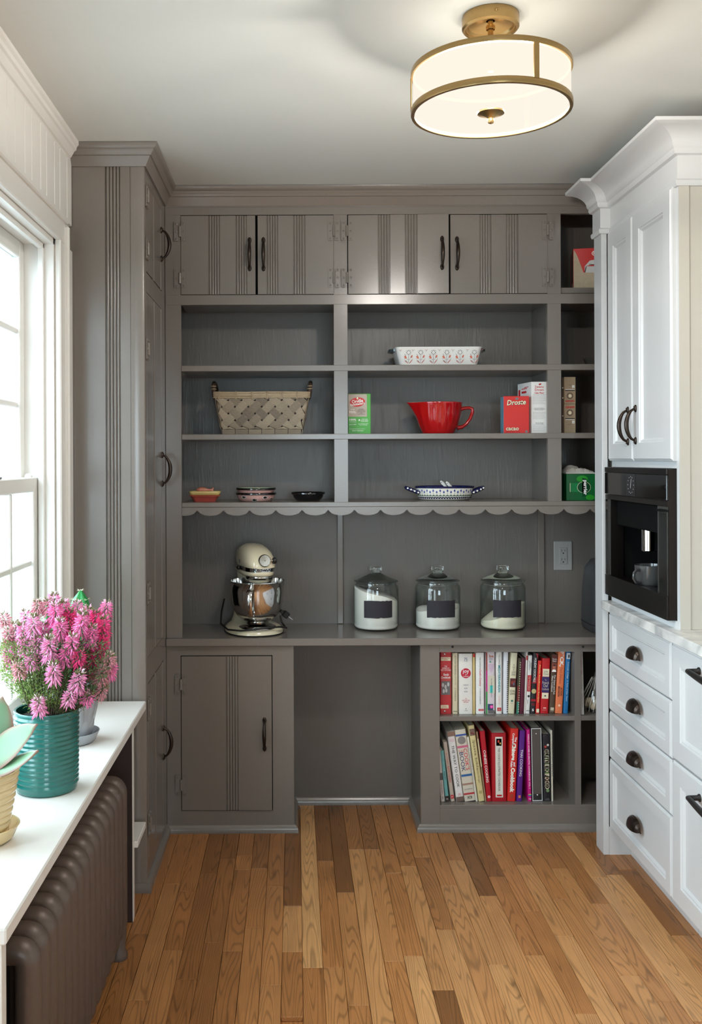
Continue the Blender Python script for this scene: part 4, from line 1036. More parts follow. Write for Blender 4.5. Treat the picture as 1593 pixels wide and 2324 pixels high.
COR=mat('print_coral',(214,110,84),.4);DKG=mat('print_darkgrey',(78,74,76),.4);PNK=mat('print_rose',(196,128,120),.4)
# front wall tilts: y as a function of height
def fy(z): return -(D-.030)/2-.0006-(.015)*(z/H)
def petal(cx,cz,L,wd,a,n=8):
    pts=[]
    for k in range(n):
        q=2*math.pi*k/n;u=L/2*math.cos(q);v=wd/2*math.sin(q);pts.append((cx+u*math.cos(a)-v*math.sin(a),cz+u*math.sin(a)+v*math.cos(a)))
    return pts
def tilted(parent,polys,name='flower_print'):
    b=MB();mats=[COR,DKG,PNK]
    for mi,p in polys:
        b.mi=mi;b.add([(x,fy(z)-.0004,z) for x,z in p],[tuple(range(len(p)))])
    return b.build(name,mats,parent,smooth=None,world=False,fixn=False)
for i,px in enumerate((928,955.5,984.5,1015,1045,1077.5)):
    c=at(px,808,3.72)[0]-(cx0+cx1)/2;g=H*.50;P=[]
    for k in range(8):
        a=2*math.pi*k/8;P.append((1,petal(c+.0075*math.cos(a),g+.016+.0075*math.sin(a),.005,.0028,a)));P.append((1,disc(c+.0125*math.cos(a+.4),g+.016+.0125*math.sin(a+.4),.0008,n=5)))
    P+=[(1,rect(c-.0005,c+.0005,g-.024,g+.006)),(0,petal(c-.012,g-.002,.013,.008,2.2)),(0,petal(c+.012,g+.001,.012,.006,1.3)),(1,petal(c-.013,g+.006,.010,.0016,2.2)),(1,petal(c+.0085,g-.001,.012,.0014,1.2)),
        (2,petal(c-.008,g-.020,.018,.0032,2.5)),(2,petal(c+.009,g-.018,.022,.0036,.9)),(1,petal(c-.009,g-.016,.012,.0012,2.6)),(1,disc(c+.016,g-.006,.001,n=5)),(1,disc(c-.016,g-.008,.001,n=5)),(1,petal(c+.004,g-.010,.008,.001,.6)),(1,petal(c-.004,g-.010,.008,.001,2.5))]
    tilted(t,P)
for px in (909,937.5,968,998,1028.5,1061.5,1094):
    c=at(px,796,3.72)[0]-(cx0+cx1)/2;g=H*.84
    tilted(t,[(2,petal(c-.003,g,.007,.0014,2.4)),(2,petal(c+.003,g,.007,.0014,.7)),(1,rect(c-.0004,c+.0004,g-.007,g))],'sprig_print')

# basket
xa,zr_=at(486,893,3.72);xb,_=at(701,893,3.72);zb=B_
bh=zr_-zb-.006;tw=xb-xa;bw=at(683,983,3.72)[0]-at(502,983,3.72)[0]
bs=thing('wicker_basket','plaited wooden strip basket with two upright handles on the shelf','basket',((xa+xb)/2,3.835,zb))
WIC=None
def wick():
    m,n,l,p=nm('wood_strip');tc=n.new('ShaderNodeTexCoord');oi=n.new('ShaderNodeObjectInfo')
    nz=n.new('ShaderNodeTexNoise');nz.inputs['Scale'].default_value=120;nz.inputs['Detail'].default_value=4;mp=n.new('ShaderNodeMapping');mp.inputs['Scale'].default_value=(.25,1,1);l.new(tc.outputs['Generated'],mp.inputs[0])
    nz.inputs['Scale'].default_value=9;l.new(mp.outputs[0],nz.inputs['Vector'])
    ad=n.new('ShaderNodeMath');ad.operation='ADD';l.new(nz.outputs['Fac'],ad.inputs[0]);l.new(oi.outputs['Random'],ad.inputs[1])
    cr=n.new('ShaderNodeValToRGB');e=cr.color_ramp.elements;e[0].position=.15;e[0].color=(*srgb(88,76,64),1);e[1].position=.85;e[1].color=(*srgb(158,142,120),1)
    ml=n.new('ShaderNodeMath');ml.operation='MULTIPLY';ml.inputs[1].default_value=.55;l.new(ad.outputs[0],ml.inputs[0]);l.new(ml.outputs[0],cr.inputs[0]);l.new(cr.outputs[0],p.inputs['Base Color']);p.inputs['Roughness'].default_value=.6
    return m
WIC=wick();REED=mat('reed_binding',(170,150,122),.6,scale=120,var=.15);DKW=mat('dark_bark',(70,52,38),.7,bump=.4,scale=90,var=.3);BIN=mat('basket_gap_shade',(40,32,28),.9)
dd0,dd1=.085,.105     # half depth bottom / top
def bring(z,k=1.0):
    t=z/bh;hw=(bw/2+(tw-bw)/2*t)*k;hd=(dd0+(dd1-dd0)*t)*k
    return [(-hw,-hd,z),(hw,-hd,z),(hw,hd,z),(-hw,hd,z)]
b=MB();b.loft([bring(.001,.985),bring(bh,.985),bring(bh,.94),bring(.006,.94)]);b.build('inner_shell',BIN,bs,world=False,smooth=None)  # dark inner shell stands in for shade between the strips
def side_strips(dirn):
    s=.0365;cell=s*math.sqrt(2)
    horiz=dirn in ('f','b')
    half=lambda z:(bw/2+(tw-bw)/2*z/bh) if horiz else (dd0+(dd1-dd0)*z/bh)
    outd=lambda z:(dd0+(dd1-dd0)*z/bh) if horiz else (bw/2+(tw-bw)/2*z/bh)
    def put(poly,off):
        z0=.022;P=[]
        for u,z in poly:
            z=max(z0-.002,min(bh-.002,z));u=max(-half(z),min(half(z),u));P.append((u,z))
        ar=abs(sum(P[i][0]*P[(i+1)%len(P)][1]-P[(i+1)%len(P)][0]*P[i][1] for i in range(len(P))))/2
        if ar<2.2e-4:return
        b=MB();cxu=sum(p[0] for p in P)/len(P);czz=sum(p[1] for p in P)/len(P)
        def w3(u,z,o):
            d=outd(z)+o
            return {'f':(u,-d,z),'b':(-u,d,z),'l':(-d,-u,z),'r':(d,u,z)}[dirn]
        vs=[w3(u,z,off-.0015) for u,z in P]+[w3(u,z,off) for u,z in P]+[w3(cxu,czz,off+.0035)]
        n=len(P);fs=[(i,(i+1)%n,n+(i+1)%n,n+i) for i in range(n)]+[(n+i,n+(i+1)%n,2*n) for i in range(n)]
        b.add(vs,fs);b.build('strip',WIC,bs,world=False,smooth=60)
    # twill: 45-degree squares; alternating strips ride over their neighbours
    hs=cell/2;nrow=int((bh-.02)/hs)+2;ncol=int(max(half(bh)*2/cell,1))+2
    for r in range(-1,nrow):
        for c in range(-ncol,ncol+1):
            cu=c*cell+(hs if r%2 else 0);cz=.030+r*hs
            L,Wd=s*.63,s*.405
            a=math.pi/4 if r%2 else -math.pi/4
            ca_,sa_=math.cos(a),math.sin(a)
            poly=[(cu+u*ca_-v*sa_,cz+u*sa_+v*ca_) for u,v in ((-L,-Wd),(L,-Wd),(L,Wd),(-L,Wd))]
            put(poly,.0015+(.0010 if r%2 else 0))
    n=int(half(0)*2/.05)
    for k in range(n):
        u0=-half(0)+k*2*half(0)/n;u1=u0+2*half(0)/n-.002
        z0,z1=.001,.0205
        def w3(u,z,o):
            d=outd(z)+o
            return {'f':(u,-d,z),'b':(-u,d,z),'l':(-d,-u,z),'r':(d,u,z)}[dirn]
        b=MB();P=[(u0,z0),(u1,z0),(u1,z1),(u0,z1)]
        b.add([w3(u,z,-.001) for u,z in P]+[w3(u,z,.002) for u,z in P],[(0,1,5,4),(1,2,6,5),(2,3,7,6),(3,0,4,7),(4,5,6,7)]);b.build('strip',WIC,bs,world=False,smooth=None)
for d_ in 'fblr':side_strips(d_)
for dz_,o_ in ((.0,.002),(.006,.003),(.012,.002),(.018,.0)):
    z=bh-.008+dz_;k=1+.012
    r=bring(bh,k);b=MB();P=[(x,y+(-o_ if y<0 else o_),z) for x,y,_ in r]
    path=[]
    for i in range(4):
        p=Vector(P[i]);q=Vector(P[(i+1)%4])
        for t_ in (.03,.35,.65,.97):path.append(tuple(p.lerp(q,t_)+Vector((0,0,random.uniform(-.0008,.0008)))))
    b.tube(path,.0034,6,closed=True);b.build('rim_reed',REED,bs,world=False)
for px in (496,535,571,605.5,639,674):
    x=at(px,900,3.72)[0]-(xa+xb)/2
    for dx in (-.002,.0025):
        b=MB();yf=-dd1*1.012-.004;b.tube([(x+dx,yf,bh-.016),(x+dx,yf-.003,bh-.004),(x+dx,yf-.0025,bh+.010),(x+dx,yf+.004,bh+.014)],.0016,5);b.build('binding',REED,bs,world=False)
for s in (-1,1):
    b=MB();pts=[]
    for k in range(13):
        a=math.pi*k/12;yy=-.075*math.cos(a);zz_=.058*math.sin(a)**.5
        pts.append((s*(tw/2+.002+zz_*.10),yy,bh-.004+zz_))
    b.tube(pts,.0085,10);o=b.build('handle',DKW,bs,world=False)
    b=MB();p0=pts[1];
    for k,q in ((1,.5),(2,.2)):
        p=Vector(pts[k]);b.tube([p+Vector((.010*math.cos(t_),.004,.010*math.sin(t_)*.3)) if False else p+Vector((.0098*math.cos(t_),.0098*math.sin(t_),0)) for t_ in [i*math.pi/5 for i in range(10)]],.0017,5,closed=True)
    b.build('binding',REED,o,world=False)

# red batter bowl
RED=mat('red_glaze',(176,14,18),.12,coat=.7);x_,zt=at(995,914,3.80)
t=thing('batter_bowl','glossy red fluted batter bowl with pouring spout and handle','bowl',(x_,3.81,B_))
h=zt-B_
def spout(p,a):
    x,y,z=p;k=max(0,-math.cos(a))**10*max(0,(z/h-.45)/.55)**1.5
    fl=1-.045*(.5+.5*math.cos(16*a))*math.sin(math.pi*min(1,max(0,(z/h-.12)/.72)))**.7
    x,y=x*fl,y*fl
    return (x-.030*k,y*(1-.25*k),z+.002*k)
pr=[(.001,.0005),(.058,.0005),(.062,.004),(.064,.010),(.074,.030),(.083,.058),(.089,.085),(.0925,h-.006),(.0945,h-.002),(.0935,h)]
b=MB();b.lathe(pr,(0,0,0),96,fn=spout);b.build('bowl',RED,t,world=False,smooth=60)
b=MB();b.lathe([(.0935,h),(.0900,h-.001),(.079,.075),(.062,.030),(.001,.012)],(0,0,0),96,fn=lambda p,a:(p[0]-.030*max(0,-math.cos(a))**10*max(0,(p[2]/h-.45)/.55)**1.5,p[1],p[2]+.002*max(0,-math.cos(a))**10*max(0,(p[2]/h-.45)/.55)));b.build('inside',CER,t,world=False,smooth=60)
b=MB();b.tube([(.084,0,h-.028),(.100,0,h-.022),(.122,0,h-.020),(.134,0,h-.024),(.135,0,h-.036),(.126,0,h-.062),(.110,0,h-.084),(.092,0,h-.096),(.074,0,h-.098)],[.008,.007,.0065,.007,.0068,.0065,.0065,.0075,.009],10,flat=1.3);b.build('handle',RED,t,world=False,smooth=60)

# polish-style oval dish with two spoons
x_,zt=at(1010,1103,3.80);t=thing('oval_dish','blue and white floral oval baking dish with small ear handles','dish',(x_,3.815,C_))
h=zt-C_;POL=mat('pottery_cream',(228,222,210),.15,coat=.5);COB=mat('cobalt_glaze',(22,26,72),.15,coat=.5);LGR=mat('print_leafgreen',(58,84,60),.4);CBP=mat('print_cobalt',(44,62,140),.3)
sx,sy=1.0,.66
b=MB();b.lathe([(.001,.0005),(.088,.0005),(.098,.004),(.106,.014),(.110,.030),(.112,h-.008)],(0,0,0),64,sx,sy);b.build('dish',POL,t,world=False,smooth=60)
b=MB();b.lathe([(.112,h-.008),(.1165,h-.006),(.117,h-.001),(.114,h),(.109,h-.004),(.104,.022),(.001,.008)],(0,0,0),64,sx,sy);b.build('rim',COB,t,world=False,smooth=60)
def rad(z):
    P=[(.088,.0005),(.098,.004),(.106,.014),(.110,.030),(.112,h-.008),(.112,1)]
    for (r0,z0),(r1,z1) in zip(P,P[1:]):
        if z<=z1: return r0+(r1-r0)*(z-z0)/(z1-z0)+.0004
def curved(parent,name,mats,items):
    b=MB()
    for mi,poly in items:
        b.mi=mi;vs=[]
        for a,z in poly:
            r=rad(z)+.0009;vs.append((r*math.sin(a)*sx,-r*math.cos(a)*sy,z))
        b.add(vs,[tuple(range(len(vs)))])
    return b.build(name,mats,parent,smooth=None,world=False,fixn=False)
it=[]
for k in range(-15,16):
    a=k*.125;zt_=h-.017-(.005 if k%2 else 0)
    ell=lambda ca,cz,ra,rz,n=8,rot=0:[(ca+ra*math.cos(2*math.pi*i/n)*math.cos(rot)/.1-rz*math.sin(2*math.pi*i/n)*math.sin(rot)/.1 if rot else ca+ra*math.cos(2*math.pi*i/n)/.1,cz+(ra*math.cos(2*math.pi*i/n)*math.sin(rot)+rz*math.sin(2*math.pi*i/n)*math.cos(rot) if rot else rz*math.sin(2*math.pi*i/n))) for i in range(n)]
    it+=[(0,ell(a,zt_,.0032,.0040)),(0,[(a-.02,zt_+.003),(a-.012,zt_+.003),(a-.012,zt_+.008)]),(0,[(a+.012,zt_+.003),(a+.02,zt_+.003),(a+.012,zt_+.008)]),(1,[(a-.004,zt_-.014),(a+.004,zt_-.014),(a+.004,zt_-.003),(a-.004,zt_-.003)])]
    it+=[(1,ell(a-.03,.0195,.0035,.0018,8,.6)),(1,ell(a+.03,.0195,.0035,.0018,8,-.6)),(1,ell(a,.0205,.0018,.003))]
curved(t,'tulip_print',[CBP,LGR],it)
it=[(0,[(a0,z0) for a0,z0 in ([(-1.8+.1*i,.0035) for i in range(37)]+[(1.8-.05*i,.0105+.0028*abs(math.sin(.05*i*31))) for i in range(73)])])]
it=[]
for i in range(36):
    a0=-1.8+.1*i;it.append((0,[(a0,.003),(a0+.1,.003),(a0+.1,.0115),(a0+.075,.0145),(a0+.025,.0145),(a0,.0115)]))
curved(t,'scallop_band',[COB],it)
it=[]
for i in range(36):
    a0=-1.75+.1*i;it.append((0,[(a0+.026*math.cos(q)*.8,.0088+.0026*math.sin(q)) for q in [i2*math.pi/4 for i2 in range(8)]]))
b=MB()
for mi,poly in it:
    vs=[((rad(z)+.0014)*math.sin(a)*sx,-(rad(z)+.0014)*math.cos(a)*sy,z) for a,z in poly];b.add(vs,[tuple(range(8))])
b.build('dot_print',POL,t,world=False,smooth=None,fixn=False)
for s in (-1,1):
    b=MB();b.tube([(s*.104,-.026,h-.026),(s*.128,-.030,h-.016),(s*.148,-.018,h-.008),(s*.152,0,h-.006),(s*.148,.018,h-.008),(s*.128,.028,h-.016),(s*.104,.026,h-.026)],.0072,10);o=b.build('handle',COB,t,world=False,smooth=60)
    b=MB()
    for q in (.108,.122,.136,.148):b.flat(disc(s*q,h-.026+(q-.104)*.42,.0036,n=10),-.0375 if q<.14 else -.028)
    b.build('dot_print',POL,o,world=False,smooth=None,fixn=False)
for k,(dx,ln) in enumerate(((-.006,'white ceramic spoon with a pierced handle resting in the oval dish, leaning further back'),(.010,'white ceramic spoon with a pierced handle resting in the oval dish, lying in front'))):
    s=thing('spoon',ln,'spoon',(x_+dx,3.81-.012*k,C_+.012))
    b=MB();tip=Vector((-.010+.004*k,.0,h+.008-.003*k));st_=Vector((.050,.012,.0));n=9;pts=[st_.lerp(tip,i/8) for i in range(9)]
    b.tube(pts,[.004,.004,.004,.0042,.0045,.0052,.006,.0064,.003],8,flat=.6);b.build('handle',CER,s,world=False,smooth=60)
    b=MB();b.ball((.058,.013,.002),.016,.011,.005);b.build('spoon_bowl',CER,s,world=False,smooth=60)
    b=MB();b.flat(disc(tip.x+.003,tip.z-.006,.0018,n=8),tip.y-.0048);b.build('hole',KPR,s,world=False,smooth=None,fixn=False)

# fish butter dish
x_,_=at(465,1120,3.76);t=thing('butter_dish','coral and yellow butter dish with a fish handle on the scalloped shelf','butter dish',(x_,3.77,C_))
CRL=mat('coral_glaze',(206,92,82),.2,coat=.4);YEL=mat('yellow_glaze',(206,184,118),.25,coat=.4);SAL=mat('salmon_glaze',(184,112,88),.25,coat=.3)
b=MB();b.loft([rrect(.082,.058,.010,.0004),rrect(.086,.062,.012,.003),rrect(.108,.080,.016,.020),rrect(.124,.090,.018,.0225),rrect(.122,.088,.018,.024),rrect(.09,.06,.012,.024)]);b.build('tray',CRL,t,world=False,smooth=50)
b=MB();b.loft([rrect(.104,.072,.012,.0245),rrect(.116,.082,.015,.027),rrect(.124,.090,.020,.037),rrect(.122,.088,.020,.0405),rrect(.112,.078,.016,.039),rrect(.09,.06,.012,.036)]);lid=b.build('lid',YEL,t,world=False,smooth=50)
b=MB();rg=[];
for i,(u,r) in enumerate(((-.024,.0008),(-.021,.006),(-.012,.0105),(-.001,.0105),(.009,.007),(.016,.0035),(.022,.006),(.027,.0105),(.0275,.0008))):
    rg.append([(1.25*u-.002+(.0035*abs(math.sin(a)) if u>.02 else 0),-.032+.0055*math.cos(a)*(.4 if u>.015 else 1)*min(1,r/.006),.0455+r*math.sin(a)) for a in [2*math.pi*k/12 for k in range(12)]])
b.loft(rg);b.build('fish_handle',SAL,lid,world=False,smooth=60)
# two stacked fish bowls and a black bowl
BKG=mat('black_glaze',(16,15,18),.12,coat=.6);PKG=mat('pink_glaze',(214,168,160),.2,scale=10,var=.12,coat=.4);GNG=mat('mint_glaze',(190,206,176),.2,coat=.4);FSH=KPR
def bowl(name,label,x,y,z,r0,r1,h,out,inn,rim,group=None):
    t=thing(name,label,'bowl',(x,y,z),group=group)
    b=MB();b.lathe([(.001,.0004),(r0,.0004),(r0+.004,.002),(r0+(r1-r0)*.62,h*.35),(r1-.004,h*.72)],(0,0,0),48);b.build('bowl',out,t,world=False,smooth=60)
    b=MB();b.lathe([(r1-.004,h*.72),(r1+.001,h*.76),(r1+.002,h-.002),(r1,h),(r1-.004,h-.001)],(0,0,0),48);b.build('rim',rim,t,world=False,smooth=60)
    b=MB();b.lathe([(r1-.004,h-.001),(r1-.012,h*.5),(r0,h*.2),(.001,h*.14)],(0,0,0),48);b.build('inside',inn,t,world=False,smooth=60)
    return t
x_=at(581,1120,3.79)[0]
t=bowl('pet_bowl','pink bowl with black fish and black rim, beneath the mint bowl',x_,3.79,C_,.058,.078,.034,PKG,CER,BKG)
b=MB();bw_=MB()
for a,z,s in ((-.62,.017,.0085),(-.05,.0065,.0085),(.52,.016,.0085),(1.0,.010,.006)):
    for m_,k,off in ((bw_,1.35,.0010),(b,1.0,.0016)):
        pts=[(-1,0),(-.6,.42),(0,.55),(.5,.28),(.75,.12),(1.1,.5),(1.0,0),(1.1,-.5),(.75,-.12),(.5,-.28),(0,-.55),(-.6,-.42)]
        vs=[]
        for u,v in pts:
            zz_=z+v*s*k;rr_=.058+(.078-.058)*(.62*min(1,zz_/.012)+.3*max(0,(zz_-.012)/.012))+off+.002;aa=a+u*s*k/rr_
            vs.append((rr_*math.sin(aa),-rr_*math.cos(aa),zz_))
        m_.add(vs,[tuple(range(12))])
bw_.build('fish_outline',CER,t,world=False,smooth=None,fixn=False);b.build('fish_print',FSH,t,world=False,smooth=None,fixn=False)
bowl('pet_bowl','mint bowl with a black rim stacked on the pink fish bowl',x_,3.79,C_+.0185,.050,.0765,.034,PKG,GNG,BKG)
x_=at(699,1120,3.79)[0];bowl('serving_bowl','plain glossy black bowl standing alone on the scalloped shelf',x_,3.79,C_,.042,.0645,.035,BKG,BKG,BKG)
# ---------------------------------------------------------------- stand mixer
ALM=mat('almond_enamel',(226,214,184),.16,scale=20,var=.01,coat=.6);RUB=mat('black_rubber',(20,19,19),.5)
mx_,_=at(575,1437,3.80)
mxr=thing('stand_mixer','almond stand mixer with a polished steel bowl on the worktop','mixer',(mx_+.004,3.80,CT),R(17))
# local: front is -y
def oval(w,y0,y1,z,n=32,p=2.3):
    pts=[];cy=(y0+y1)/2;hl=(y1-y0)/2
    for k in range(n):
        a=2*math.pi*k/n;c,s=math.cos(a),math.sin(a)
        pts.append((w/2*math.copysign(abs(c)**(2/p),c),cy+hl*math.copysign(abs(s)**(2/p),s),z))
    return pts
b=MB();b.loft([oval(.222,-.126,.148,.0005),oval(.226,-.128,.150,.005)]);b.build('foot',RUB,mxr,world=False,smooth=60)
b=MB();b.loft([oval(.222,-.126,.148,.005),oval(.218,-.123,.146,.018),oval(.200,-.108,.140,.026),oval(.150,-.02,.138,.036),oval(.128,.03,.136,.055),oval(.108,.052,.132,.09),oval(.092,.060,.128,.14),oval(.088,.058,.128,.19),oval(.094,.045,.130,.222),oval(.098,.03,.132,.242)]);b.build('pedestal',ALM,mxr,world=False,smooth=60)
b=MB();b.lathe([(.075,.024),(.072,.030),(.060,.034),(.030,.034),(.002,.034)],(0,-.045,0),32);b.build('bowl_clamp',STEEL,mxr,world=False,smooth=60)
# bowl
bc_=(0,-.045,0);b=MB()
b.lathe([(.002,.036),(.034,.036),(.045,.042),(.040,.047),(.055,.054),(.078,.072),(.093,.097),(.1005,.128),(.104,.170),(.105,.202),(.1085,.204),(.1085,.207),(.1045,.2065),(.103,.19),(.099,.13),(.085,.09),(.05,.058),(.002,.050)],bc_,64);o=b.build('bowl',STEEL,mxr,world=False,smooth=60)
a=R(-118);ca_,sa_=math.cos(a),math.sin(a);hp_=[];
for r,z in ((.100,.186),(.118,.184),(.134,.172),(.139,.150),(.136,.118),(.126,.092),(.110,.080),(.096,.086),(.090,.080)):hp_.append((bc_[0]+r*ca_,bc_[1]+r*sa_,z))
b=MB();b.tube(hp_,.0115,8,flat=.22,up=(-sa_,ca_,0));b.build('bowl_handle',STEEL,o,world=False,smooth=50)
# head
b=MB();rg=[]
zl=.264
for y,w,zt in ((.142,.030,.286),(.138,.064,.304),(.125,.092,.322),(.09,.112,.338),(.03,.122,.346),(-.03,.124,.343),(-.08,.120,.332),(-.115,.108,.314),(-.134,.088,.296),(-.142,.060,.282)):
    n=24;ring=[]
    for k in range(n):
        q=2*math.pi*k/n;c,s=math.cos(q),math.sin(q);hz_=(zt-zl)
        z=zl+hz_*max(0,s)**.75 if s>0 else zl-.004*abs(s)
        ring.append((w/2*math.copysign(abs(c)**.72,c),y,z))
    rg.append(ring)
b.loft(rg);hd=b.build('head',ALM,mxr,world=False,smooth=60)
def band(z0,z1,k,nm_,m):
    b=MB();b.loft([oval(.124*k,-.142*k,.142,z,40,3.2) for z in (z0,z1)]);return b.build(nm_,m,mxr,world=False,smooth=60)
tb=band(.247,.265,.985,'trim_band',STEEL)
b=MB();b.loft([oval(.120,-.138,.142,.248,40,3.0),oval(.122,-.140,.142,.244,40,3.0),oval(.120,-.138,.132,.234,40,3.0),oval(.112,-.132,.05,.229,40,2.5)]);b.build('head_underside',ALM,mxr,world=False,smooth=60)
b=MB();b.lathe([(.050,.231),(.053,.227),(.052,.219),(.046,.215),(.002,.215)],(0,-.078,0),40);b.build('drip_ring',STEEL,mxr,world=False,smooth=50)
b=MB();b.lathe([(.042,.216),(.041,.207),(.030,.199),(.002,.197)],(0,-.078,0),32);b.lathe([(.018,.205),(.018,.183),(.014,.177),(.002,.177)],(.012,-.060,0),20);b.build('planetary',ALM,mxr,world=False,smooth=50)
b=MB();b.tube([(.012,-.060,.180),(.012,-.060,.140)],.006,10);b.build('shaft',STEEL,mxr,world=False)
# hub cap on the nose
b=MB();b.lathe([(.024,0),(.024,.006),(.021,.010),(.002,.011)],(0,0,0),28);b.xf(Matrix.Translation((.004,-.138,.290))@Matrix.Rotation(R(80),4,'X'));hc=b.build('hub_cap',STEEL,mxr,world=False,smooth=40)
b=MB();b.tube([(.026,-.142,.290),(.036,-.142,.290)],.004,8);b.build('hub_screw',STEEL,mxr,world=False)
b=MB();b.loft([[(x,-.142+r*math.cos(2*math.pi*k/8),.290+r*math.sin(2*math.pi*k/8)) for k in range(8)] for x,r in ((.035,.006),(.037,.012),(.047,.012),(.050,.008))]);b.build('hub_knob',RUB,mxr,world=False)
b=MB();b.tube([(-.058,.01,.256),(-.066,-.01,.255)],.0035,8);b.build('lock_lever',STEEL,mxr,world=False)
b=MB();b.ball((-.068,-.018,.255),.0085,.012,.0085);b.build('lever_knob',RUB,mxr,world=False,smooth=60)
b=MB();b.box(-.0625,-.060,-.012,-.006,.272,.286,.001);b.build('speed_slot',RUB,mxr,world=False)
text(mxr,'KitchenAid',.002,.2560,.080,.0125,KPR,-.0612,bold=.03,wrap=.080)
# cord
b=MB();b.tube([(-.10,.09,.12),(-.118,.06,.075),(-.130,.02,.035),(-.118,-.05,.022),(-.08,-.10,.024),(-.03,-.128,.030),(.02,-.134,.036),(.07,-.120,.034),(.105,-.085,.024),(.118,-.045,.014),(.122,-.02,.012),(.112,.0,.03),(.108,.01,.055)],.0036,8);b.build('cord',RUB,mxr,world=False,smooth=60)
b=MB();st=0;b.box(-.012,.012,-.010,.010,-.013,.013,.003);b.box(-.006,.006,-.006,.006,.012,.028,.002);b.xf(Matrix.Translation((.128,.0,.060))@Matrix.Rotation(R(-52),4,'Y'));pg=b.build('plug',RUB,mxr,world=False)
b=MB()
for s in (-1,1):b.box(-.001,.001,s*.006-.003,s*.006+.003,-.034,-.012)
b.xf(Matrix.Translation((.128,.0,.060))@Matrix.Rotation(R(-52),4,'Y')@Matrix.Rotation(math.pi*0,4,'X'));b.build('prong',STEEL,pg,world=False)

# ---------------------------------------------------------------- three glass canisters
FLR=mat('flour',(236,230,220),.9,bump=.25,scale=60,var=.02);SUG=mat('sugar',(232,222,196),.9,bump=.3,scale=300,var=.03);SLATE=mat('chalk_label',(38,33,40),.7,scale=90,var=.2)
def jar(px,label,content,cm,tilt,lvl):
    x,_=at(px,1427,3.855);t=thing('glass_jar',label,'jar',(x,3.855,CT),group='glass canisters on the worktop')
    r=.0895;b=MB()
    b.lathe([(.002,.0008),(.070,.0008),(.082,.004),(.0875,.012),(r,.024),(r,.160),(.0875,.170),(.081,.177),(.079,.181),(.079,.187),(.076,.187),(.076,.180),(.0845,.168),(.0865,.158),(.0865,.026),(.083,.012),(.076,.007),(.002,.006)],(0,0,0),56);b.build('body',JARG,t,world=False,smooth=60)
    b=MB();b.lathe([(.0755,.176),(.0755,.186),(.087,.188),(.0875,.1905),(.085,.193),(.060,.204),(.034,.214),(.021,.221),(.018,.224),(.0225,.228),(.024,.244),(.022,.2475),(.002,.2475)],(0,0,0),48)
    b.lathe([(.0755,.176),(.072,.177),(.071,.186),(.058,.197),(.033,.207),(.015,.216),(.012,.236),(.002,.239)],(0,0,0),48);b.build('lid',LIDG,t,world=False,smooth=50)
    b=MB();n=40;rg=[]
    for q in (0,.3,1):
        ring=[]
        for k in range(n):
            a=2*math.pi*k/n;top=lvl+tilt*math.cos(a)+.004*math.sin(3*a+px)
            z=.0075+(.014-.0075)*(q/.3) if q<=.3 else top
            rr=.080 if q==0 else .0858
            ring.append((rr*math.cos(a),rr*math.sin(a),z))
        rg.append(ring)
    for f_ in (.66,.33,.03):rg.append([(.0858*f_*math.cos(2*math.pi*k/n),.0858*f_*math.sin(2*math.pi*k/n),lvl+tilt*f_*math.cos(2*math.pi*k/n)+.006*(1-f_)) for k in range(n)])
    b.loft(rg);b.build(content,cm,t,world=False,smooth=50)
    # torn-edge chalkboard label wrapped on the glass
    b=MB();rl=random.Random(px);nn=14;top=[];bot=[]
    for i in range(nn+1):
        a=(-.66+1.32*i/nn)
        top.append((a,.122+rl.uniform(-.0014,.0014)));bot.append((a,.056+rl.uniform(-.0016,.0016)))
    rr=r+.0006;vs=[(rr*math.sin(a+.03),-rr*math.cos(a+.03),z) for a,z in top]+[(rr*math.sin(a+.03),-rr*math.cos(a+.03),z) for a,z in bot]
    b.add(vs,[(nn+1+i,nn+2+i,i+1,i) for i in range(nn)]);b.build('label',SLATE,t,world=False,smooth=60,fixn=False)
jar(853.5,'lidded glass canister filled almost to the rim with white flour','flour',FLR,-.028,.142)
jar(993.5,'lidded glass canister half filled with white powder, the middle one','flour',FLR,.008,.083)
jar(1141,'lidded glass canister holding pale sugar heaped to one side','sugar',SUG,.040,.068)

# dark appliance at the worktop end, partly behind the white post
t=thing('countertop_appliance','dark rounded appliance standing on the worktop behind the white post','appliance',(1.245,3.80,CT))
b=MB();b.loft([rrect(.19,.20,.05,.0005),rrect(.205,.215,.055,.006),rrect(.212,.22,.058,.03),rrect(.206,.215,.058,.16),rrect(.19,.20,.055,.24),rrect(.15,.16,.05,.275),rrect(.08,.09,.03,.285)]);b.build('body',mat('charcoal_plastic',(52,52,54),.35),t,world=False,smooth=60)
b=MB();b.loft([rrect(.213,.221,.058,.030),rrect(.214,.222,.058,.034)]);b.build('base_ring',RUB,t,world=False)

